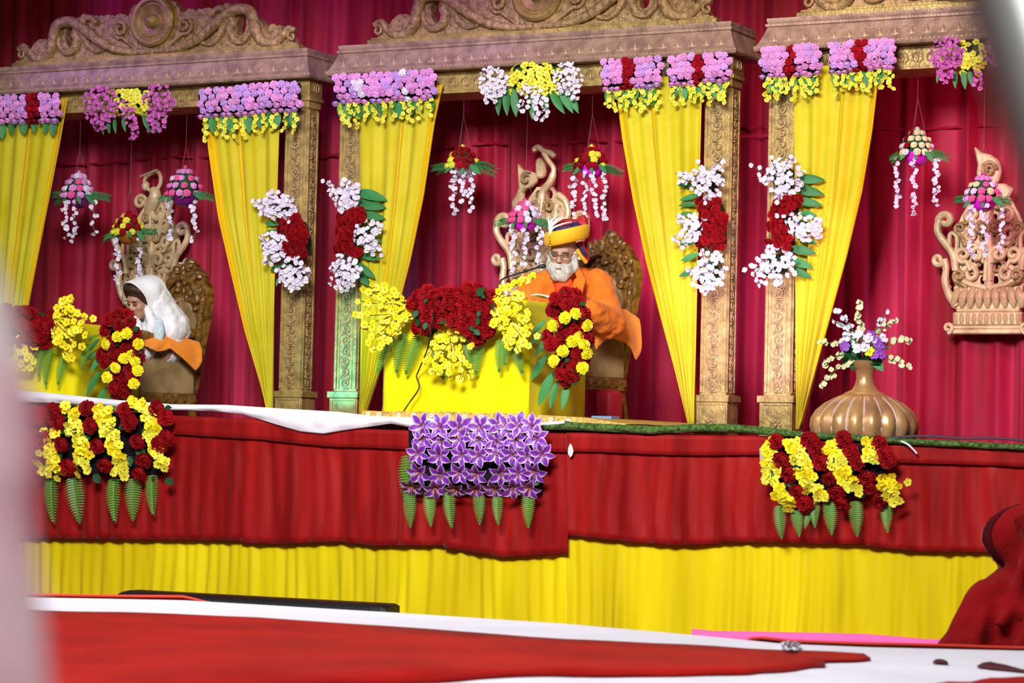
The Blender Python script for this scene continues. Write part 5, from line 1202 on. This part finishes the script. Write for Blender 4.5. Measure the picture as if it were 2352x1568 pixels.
for q in (-1, 1):
    k0 = pel + V((q * .09, 0, 0)); k1 = V((pel.x - .07 + q * .06, 1.15, 1.69)); k2 = V((pel.x - .07 + q * .06, 1.17, 1.27)); b.cone(k0, k1, .085, .065); b.cone(k1, k2, .058, .042); b.cone(k2, k2 + V((0, -.03, -.035)), .036, .03)
    b.cone(k2 + V((0, .02, -.035)), k2 + V((0, -.04, -.04)), .033, .026)
body = blob('body', b, SKIN, man, .0075, 3)
b = MB(); b.ball(chest + V((0, .01, .0)), (.20, .14, .20), 18, 14); b.cone(chest, pel, .175, .20); b.cone(pel, V((pel.x - .06, 1.18, 1.71)), .17, .13); b.cone(V((pel.x - .13, 1.17, 1.68)), V((pel.x - .13, 1.18, 1.32)), .09, .10); b.cone(V((pel.x - .01, 1.17, 1.68)), V((pel.x - .01, 1.18, 1.32)), .09, .10)
b.cone(shl + V((.03, .02, 0)), chest + V((0, .05, .14)), .075, .075); b.cone(shr + V((-.03, .02, 0)), chest + V((0, .05, .14)), .075, .075)
b.cone(shl, ell, .078, .078); b.cone(ell, ell.lerp(wrl, .85), .078, .062); b.cone(shr, elr, .085, .085); b.cone(elr, elr.lerp(wrr, .85), .088, .070)
for k in range(4): b.cone(shr.lerp(elr, .2 + .2 * k) + V((-.06, -.06, .02)), shr.lerp(elr, .3 + .2 * k) + V((.03, -.075, -.02)), .018, .014)
for k in range(3): b.cone(shl.lerp(ell, .2 + .25 * k) + V((-.02, -.075, .03)), shl.lerp(ell, .35 + .25 * k) + V((.07, -.06, -.03)), .018, .014)
robe = blob('robe', b, ROBE, man, .009, 4, .030, .07)
# lapels (shawl ends) and shirt front
def strip(pts, w, th, m, name, par):
    b = MB(); sp_ = spline(pts, 5); b.tube(sp_, w, 10, flat=th, upv=(0.2, -1, 0.1)); return b.out(name, m, par)
strip([hp(-.06, .03, -.075), px(1256, 640, 1.06), px(1262, 668, 1.05), px(1270, 712, 1.06)], [.020] * 6 + [.034] * 10, .45, ROBE, 'lapel', man)
strip([hp(.06, .03, -.075), px(1332, 636, 1.08), px(1326, 668, 1.06), px(1316, 712, 1.07)], [.020] * 6 + [.034] * 10, .45, ROBE, 'lapel', man)
sf = MB().ball(px(1293, 672, 1.11), (.072, .045, .11), 14, 10); sf.out('shirt_front', INNER, man)
MB().ball(hp(0, -.012, -.125), (.045, .04, .03), 12, 8).out('collar', mat('collar_white', 'd8d0c8', .8), man)
# beard and moustache
b = MB(); b.ball(hp(0, -.050, -.080), (.080, .055, .056), 16, 12, HM); b.ball(hp(0, -.058, -.108), (.060, .044, .040), 12, 10, HM)
for q in (-1, 1):
    b.cone(hp(q * .070, -.010, .010), hp(q * .068, -.030, -.07), .014, .030); b.cone(hp(q * .045, -.05, -.06), hp(q * .02, -.07, -.115), .030, .034)
    b.cone(hp(q * .004, -.090, -.044), hp(q * .042, -.078, -.062), .010, .011)
blob('beard', b, BEARD, man, .005, 3, .010, .018)
MB().ball(hp(0, -.097, -.066), (.020, .008, .006), 10, 6, HM).out('mouth', LIP, man)
for q in (-1, 1):
    e = MB().ball(hp(q * .030, -.074, .010), (.014, .010, .009), 10, 7, HM).out('eye', LID, man)
    MB().tube([hp(q * .044, -.080, .006), hp(q * .030, -.086, .003), hp(q * .016, -.082, .006)], .0022, 5).out('lash', EYEM, e)
    MB().tube([hp(q * .050, -.076, .028), hp(q * .034, -.088, .034), hp(q * .014, -.088, .030)], [.003, .0055, .004], 6).out('eyebrow', mat('grey_brow', '8a8480', .8), man)
gl = MB()
for q in (-1, 1):
    gl.tube([hp(q * .031 + .026 * cos(2 * pi * k / 18), -.098 + .004 * abs(cos(2 * pi * k / 18)), .006 + .018 * sin(2 * pi * k / 18)) for k in range(19)], .0017, 5, cap=False)
    gl.tube([hp(q * .057, -.095, .010), hp(q * .078, -.05, .014), hp(q * .080, .01, .010)], .0018, 5)
gl.tube([hp(-.006, -.099, .010), hp(0, -.103, .013), hp(.006, -.099, .010)], .0017, 5)
gl.out('glasses', mat('gold_wire', '8a7448', .3, .8), man)
# turban
TY = mat('turban_yellow', 'eeb210', 0.75, 0, 0.3, 160, 0.08, 10, sheen=.1); TN = mat('turban_navy', '241640', 0.7, 0, .3, 90, 0.3, 60, '3a2a6a'); TR = mat('turban_red', 'a0121c', 0.7, 0, .6, 90, 0.3, 60, 'c02430')
b = MB()
for k in range(5):
    z_ = .082 + .0135 * k; sx = .094 + .013 * sin(pi * (k + 1.5) / 7); pts = [hp((sx + .016 * max(0, cos(a_))) * cos(a_) + .008, (sx + .018) * sin(a_) + .008, z_ + .030 * cos(a_) - .010 * sin(a_)) for a_ in [2 * pi * j / 28 for j in range(28)]]
    b.tube(pts + pts[:2], .017, 7, cap=False)
b.ball(hp(.006, .01, .110), (.095, .11, .045), 16, 10, HM)
tb = blob('turban', b, TY, man, .006, 3)
b = MB()
for k in range(2):
    pts = [hp((.088 - .012 * k) * cos(a_) + .006, (.105 - .012 * k) * sin(a_) + .008, .152 + .012 * k + .022 * cos(a_)) for a_ in [2 * pi * j / 28 for j in range(28)]]; b.tube(pts + pts[:2], .013, 7, cap=False)
b.out('turban_band', TN, tb)
b = MB().ball(hp(.015, .01, .160), (.078, .09, .04), 14, 9, HM)
for k in range(9): a_ = -.5 + .17 * k; b.cone(hp(.03, -.01, .165), hp(.05 + .075 * cos(a_ * .9), .0 + .02 * (k % 3), .165 + .055 * sin(a_ + .3)), .016, .012, 7)
blob('turban_crest', b, TR, tb, .006, 2, .008, .02)
MB().tube(spline([hp(.085, .03, .07), hp(.10, .03, .03), hp(.115, .035, -.005), hp(.118, .04, -.035)], 4), [.022] * 6 + [.026] * 7, 9).out('turban_tail', TR, tb)
MB().tube(spline([hp(.080, .0, .035), hp(.098, .0, .0), hp(.118, .012, -.028), hp(.130, .02, -.045)], 4), .011, 7).out('turban_stripe', TY, tb)
MB().tube(spline([hp(.095, .01, .055), hp(.112, .012, .02), hp(.128, .025, -.01)], 4), .013, 7).out('turban_stripe', TN, tb)
pm = MB(); rt_ = hp(-.055, -.100, .128)
for k, (dx, dz) in enumerate(((-.016, .105), (.004, .092), (.026, .108), (.055, .100), (.08, .098), (.10, .070))):
    pm.tube(spline([rt_, rt_ + V((dx * .2, -.005, dz * .5)), rt_ + V((dx * .8, 0, dz * .85)), rt_ + V((dx * 1.25 + .01, .005, dz))], 4), [.007, .007, .007, .007, .006, .006, .006, .005, .005, .004, .003, .003, .002], 6)
pm.out('plume', mat('white_plume', 'dcd8d4', .8), tb)
br = MB()
for k in range(6): br.ball(hp(-.050, -.112 - .004 * sin(k), .115 - .016 * k), .007 if k != 3 else .013, 8, 6)
br.out('brooch', mat('gold_brooch', 'b8922e', .3, .8), tb)
# ---- woman in white
Hw = px(322, 690, 1.16)
wom = thing('person', 'person in white shawl with bowed head, seated at the left lectern', 'person', V((Hw.x + .1, 1.30, ZF)))
wp, WM = frame(Hw, V((-.22, -1, -.52)), radians(6))
cw = px(362, 790, 1.28); sl_, sr_ = px(318, 768, 1.20), px(398, 758, 1.28); pw = V((cw.x - .03, 1.36, 1.62))
b = MB(); head_prims(b, wp, WM, .94); b.cone(wp(0, .04, -.06), cw + V((0, .02, .10)), .048, .055); b.ball(cw, (.15, .10, .15), 14, 10); b.cone(cw, pw, .12, .14)
e1, w1, e2, w2 = px(300, 830, 1.1), px(300, 800, .98), px(345, 822, 1.26), px(322, 800, 1.02)
for A, B_, C_ in ((sl_, e1, w1), (sr_, e2, w2)): b.cone(A, B_, .045, .038); b.cone(B_, C_, .036, .026)
hand_prims(b, w1, V((.1, -.8, 0)), 1, .9); hand_prims(b, w2, V((-.3, -.8, 0)), -1, .9)
for q in (-1, 1): k1 = V((pw.x - .07 + q * .06, 1.15, 1.57)); k2 = V((pw.x - .07 + q * .06, 1.17, 1.15)); b.cone(pw + V((q * .08, 0, 0)), k1, .08, .06); b.cone(k1, k2, .055, .04); b.cone(k2, k2 + V((0, -.05, -.035)), .034, .028)
blob('body', b, SKIN2, wom, .0075, 3)
b = MB(); b.ball(wp(0, .012, .028), (.080, .094, .096), 16, 12, WM)
for q in (-1, 1): b.cone(wp(q * .055, -.05, .075), wp(q * .073, -.02, -.02), .024, .016)
b.ball(wp(0, -.055, .085), (.06, .03, .03), 12, 8, WM)
bh = blob('hair', b, HAIRB, wom, .006, 2)
bh.location += (WM @ V((0, .012, .012)))
for q in (-1, 1):
    e = MB().ball(wp(q * .028, -.070, .010), (.013, .010, .008), 10, 7, WM).out('eye', LID, wom)
    MB().tube([wp(q * .041, -.076, .006), wp(q * .028, -.081, .003), wp(q * .015, -.077, .006)], .0022, 5).out('lash', EYEM, e)
    MB().tube([wp(q * .046, -.073, .026), wp(q * .032, -.083, .031), wp(q * .014, -.083, .027)], .0032, 5).out('eyebrow', EYEM, wom)
MB().ball(wp(0, -.082, -.052), (.020, .007, .006), 10, 6, WM).out('mouth', LIP, wom)
# shawl : hood as arched sheet over the head, cape as a remeshed mass
def hood(u, v):
    a = pi * (u * 1.16 - .08); r_ = .108 + .012 * sin(v * 7 + u * 5)
    back = v; yy = -.025 + .175 * back; k = 1 - .30 * back * back
    x = -cos(a) * r_ * (.95 + .10 * back); z_ = .03 + sin(a) * (.118 * k)
    if a < 0 or a > pi: z_ = .03 + sin(a) * .5 - .08
    if z_ < .03: z_ -= .05 + .10 * back
    yy -= .03 * sin(a) * (1 - v)
    return wp(x, yy, z_)
hd = MB().grid(hood, 40, 18).out('shawl_hood', SHAWL, wom, fixn=False); hd.modifiers.new('thick', 'SOLIDIFY').thickness = .006; hd.modifiers.new('sub', 'SUBSURF').render_levels = 1
b = MB(); b.ball(wp(0, .045, .02), (.105, .085, .115), 16, 12, WM)
b.cone(wp(.02, .08, -.02), cw + V((.05, .08, .10)), .11, .12); b.cone(sl_ + V((.02, .03, 0)), sr_ + V((-.02, .03, 0)), .075, .085); b.ball(cw + V((.0, .03, 0)), (.165, .12, .15), 16, 12); b.cone(cw, pw, .13, .12); b.cone(pw, V((pw.x - .06, 1.18, 1.56)), .15, .12)
for q in (-1, 1): b.cone(V((pw.x - .07 + q * .05, 1.17, 1.54)), V((pw.x - .07 + q * .05, 1.18, 1.2)), .085, .095)
b.cone(sr_, e2, .070, .06); b.cone(e2, e2.lerp(w2, .7), .065, .06); b.cone(sl_, e1, .065, .06); b.cone(e1, e1.lerp(w1, .8), .06, .05)
b.cone(wp(.095, -.04, -.03), px(350, 742, 1.13), .024, .03); b.cone(px(350, 742, 1.13), px(338, 785, 1.12), .03, .035)
b.cone(wp(-.075, -.02, -.05), px(318, 760, 1.10), .022, .03)
blob('shawl', b, SHAWL, wom, .008, 4, .026, .05)
MB().ball(px(364, 762, 1.15), (.042, .03, .085), 14, 10).out('floral_kurta', mat('blue_floral_print', 'dce4ea', .8, 0, .2, 60, .0, 110, '9cbccb'), wom)
# ---- woman in red in the foreground
Dw = 7.95
Hr = pd(2346, 1262, Dw)
rw = thing('person', 'person under a crimson shawl seated in front of the stage at right', 'person', V((Hr.x + .02, Hr.y - .02, 0)))
fr_ = (-RT * .9 + f0 * .75); fr_.z = -.12
rp_, RM = frame(Hr, fr_)
def rim(a_, y_, r_): return rp_(r_ * cos(a_) * .92, y_ + .05 * max(0, -sin(a_)) + .055 * max(0, sin(a_)) ** 3, .03 + r_ * sin(a_) * 1.0)
AN = [pi * (1.42 - 1.84 * k / 30) for k in range(31)]
q0 = lambda x, y, d=0: pd(x, y, Dw + d)
tz = q0(2360, 1440); sh1, sh2 = q0(2272, 1390, -.05), q0(2440, 1400, .06)
b = MB(); head_prims(b, rp_, RM, .96); b.cone(rp_(0, .03, -.06), tz, .052, .07); b.ball(tz, (.15, .15, .16), 14, 10)
hipz = V((tz.x, tz.y, .16)); b.cone(tz, hipz, .13, .17)
ea, eb = q0(2215, 1520, -.1), q0(2490, 1540, .05); wa, wb_ = q0(2160, 1600, .15), q0(2330, 1640, .3)
for A, B_, C_ in ((sh1, ea, wa), (sh2, eb, wb_)): b.cone(A, B_, .05, .04); b.cone(B_, C_, .038, .028)
fx = fr_.copy(); fx.z = 0; fx.normalize()
hand_prims(b, wa, fx, 1, .92); hand_prims(b, wb_, fx, -1, .92)
for q in (-1, 1):
    kn = hipz + fx * .38 + fx.cross(V((0, 0, 1))) * q * .22; kn.z = .14; b.cone(hipz, kn, .11, .075); b.cone(kn, V((hipz.x, hipz.y, .07)) + fx * .30 - fx.cross(V((0, 0, 1))) * q * .05, .06, .045)
blob('body', b, SKIN, rw, .009, 3)
b = MB(); b.ball(rp_(0, .028, .035), (.095, .108, .105), 18, 14, RM); b.ball(rp_(0, .05, -.03), (.092, .095, .09), 16, 12, RM)
b.cone(rp_(0, .06, .0), q0(2365, 1385), .098, .105); b.cone(q0(2300, 1372, -.03), q0(2450, 1385, .03), .075, .09)
b.ball(tz, (.20, .19, .17), 16, 12); b.cone(tz, hipz, .20, .26); b.cone(sh1, ea, .082, .088); b.cone(ea, ea.lerp(wa, .9), .088, .080); b.cone(sh2, eb, .085, .09); b.cone(eb, eb.lerp(wb_, .8), .085, .075)
b.cone(ea, V((ea.x, ea.y, .12)), .10, .12)
for q in (-1, 1):
    kn = hipz + fx * .38 + fx.cross(V((0, 0, 1))) * q * .22; kn.z = .13; b.cone(hipz, kn, .17, .12); b.cone(kn, V((hipz.x, hipz.y, .09)) + fx * .32, .10, .09)
for y_, r_ in ((-.045, .094), (-.02, .094), (.005, .094)): b.tube([rim(a_, y_, r_) for a_ in AN], .016, 7)
# fold ridges, falling from the crown and crossing the shoulder
nr = -FW
def ridge(pts, r_): b.tube(spline(pts, 6), r_, 8)
ridge([q0(2330, 1185, -.10), q0(2372, 1240, -.125), q0(2352, 1300, -.125), q0(2330, 1380, -.15), q0(2296, 1440, -.19)], .020)
ridge([q0(2360, 1175, -.09), q0(2405, 1250, -.12), q0(2395, 1330, -.13), q0(2375, 1420, -.20), q0(2340, 1500, -.22)], .022)
ridge([q0(2290, 1330, -.09), q0(2318, 1360, -.12), q0(2345, 1400, -.17), q0(2400, 1440, -.21)], .018)
ridge([q0(2262, 1400, -.13), q0(2250, 1450, -.16), q0(2238, 1520, -.18)], .016)
ridge([q0(2232, 1418, -.10), q0(2208, 1470, -.14), q0(2190, 1530, -.15)], .014)
blob('crimson_shawl', b, MAROONSH, rw, .009, 9, .012, .07)
# border of the hood around the face opening
MB().grid(lambda u, v: rim(AN[int(round(u * 30))], -.045 - .036 * v, .104 - .010 * v * v), 30, 5).out('hood_border', mat('dark_lace', '4a0a14', .8, 0, .8, 200, spec=.1), rw, fixn=False).modifiers.new('thick', 'SOLIDIFY').thickness = .005
MB().tube([rim(a_, -.083, .094) for a_ in AN], .0036, 6).out('border_piping', mat('tan_piping', 'a88a68', .6), rw)
# ---------------------------------------------------------------- things right in front of the lens
def pole():
    A = pd(2306, -40, .72); B = pd(2458, 452, .72); d = (B - A).normalized()
    top = A - d * 1.1; k = (0 - A.z) / d.z; bot = A + d * k
    o = MB().tube([top, A, B, bot], .0125, 24).out('tent_pole', mat('white_steel', 'c8ccc8', .35, .3)); return tag(o, 'blurred slanting white pole close to the camera at top right', 'pole')
pole()
def near_cloth():
    out = [(580, -30), (680, 15), (780, 45), (900, 72), (1000, 88), (1080, 82), (1150, 70), (1250, 78), (1350, 92), (1450, 104), (1568, 112), (1700, 118), (4000, 160)]
    def fn(u, v):
        y = 560 + min(v, .8) / .8 * 1250; x1 = poly(out, y); w = 420 * min(1.0, .15 + v * 2.6)
        a = pi * u; x = x1 - w / 2 + w / 2 * cos(a) * 1.0
        P = pd(x, y, .72 - .045 * sin(a) * min(1, .3 + v * 2)); P += RT * (.0025 * sin(v * 40 + u * 5) * sin(a))
        if v > .8: P.z *= (1 - v) / .2
        return P
    m = mat('pink_white_print', 'cf9aa6', .8, 0, .1, 50, .0, 16, 'e8dcdc')
    b = MB().grid(fn, 24, 40); n = len(b.v)
    o = b.out('near_shawl', m, fixn=False); o.modifiers.new('thick', 'SOLIDIFY').thickness = .003
    return tag(o, 'blurred pale pink and white cloth close to the camera at left edge', 'cloth')
near_cloth()
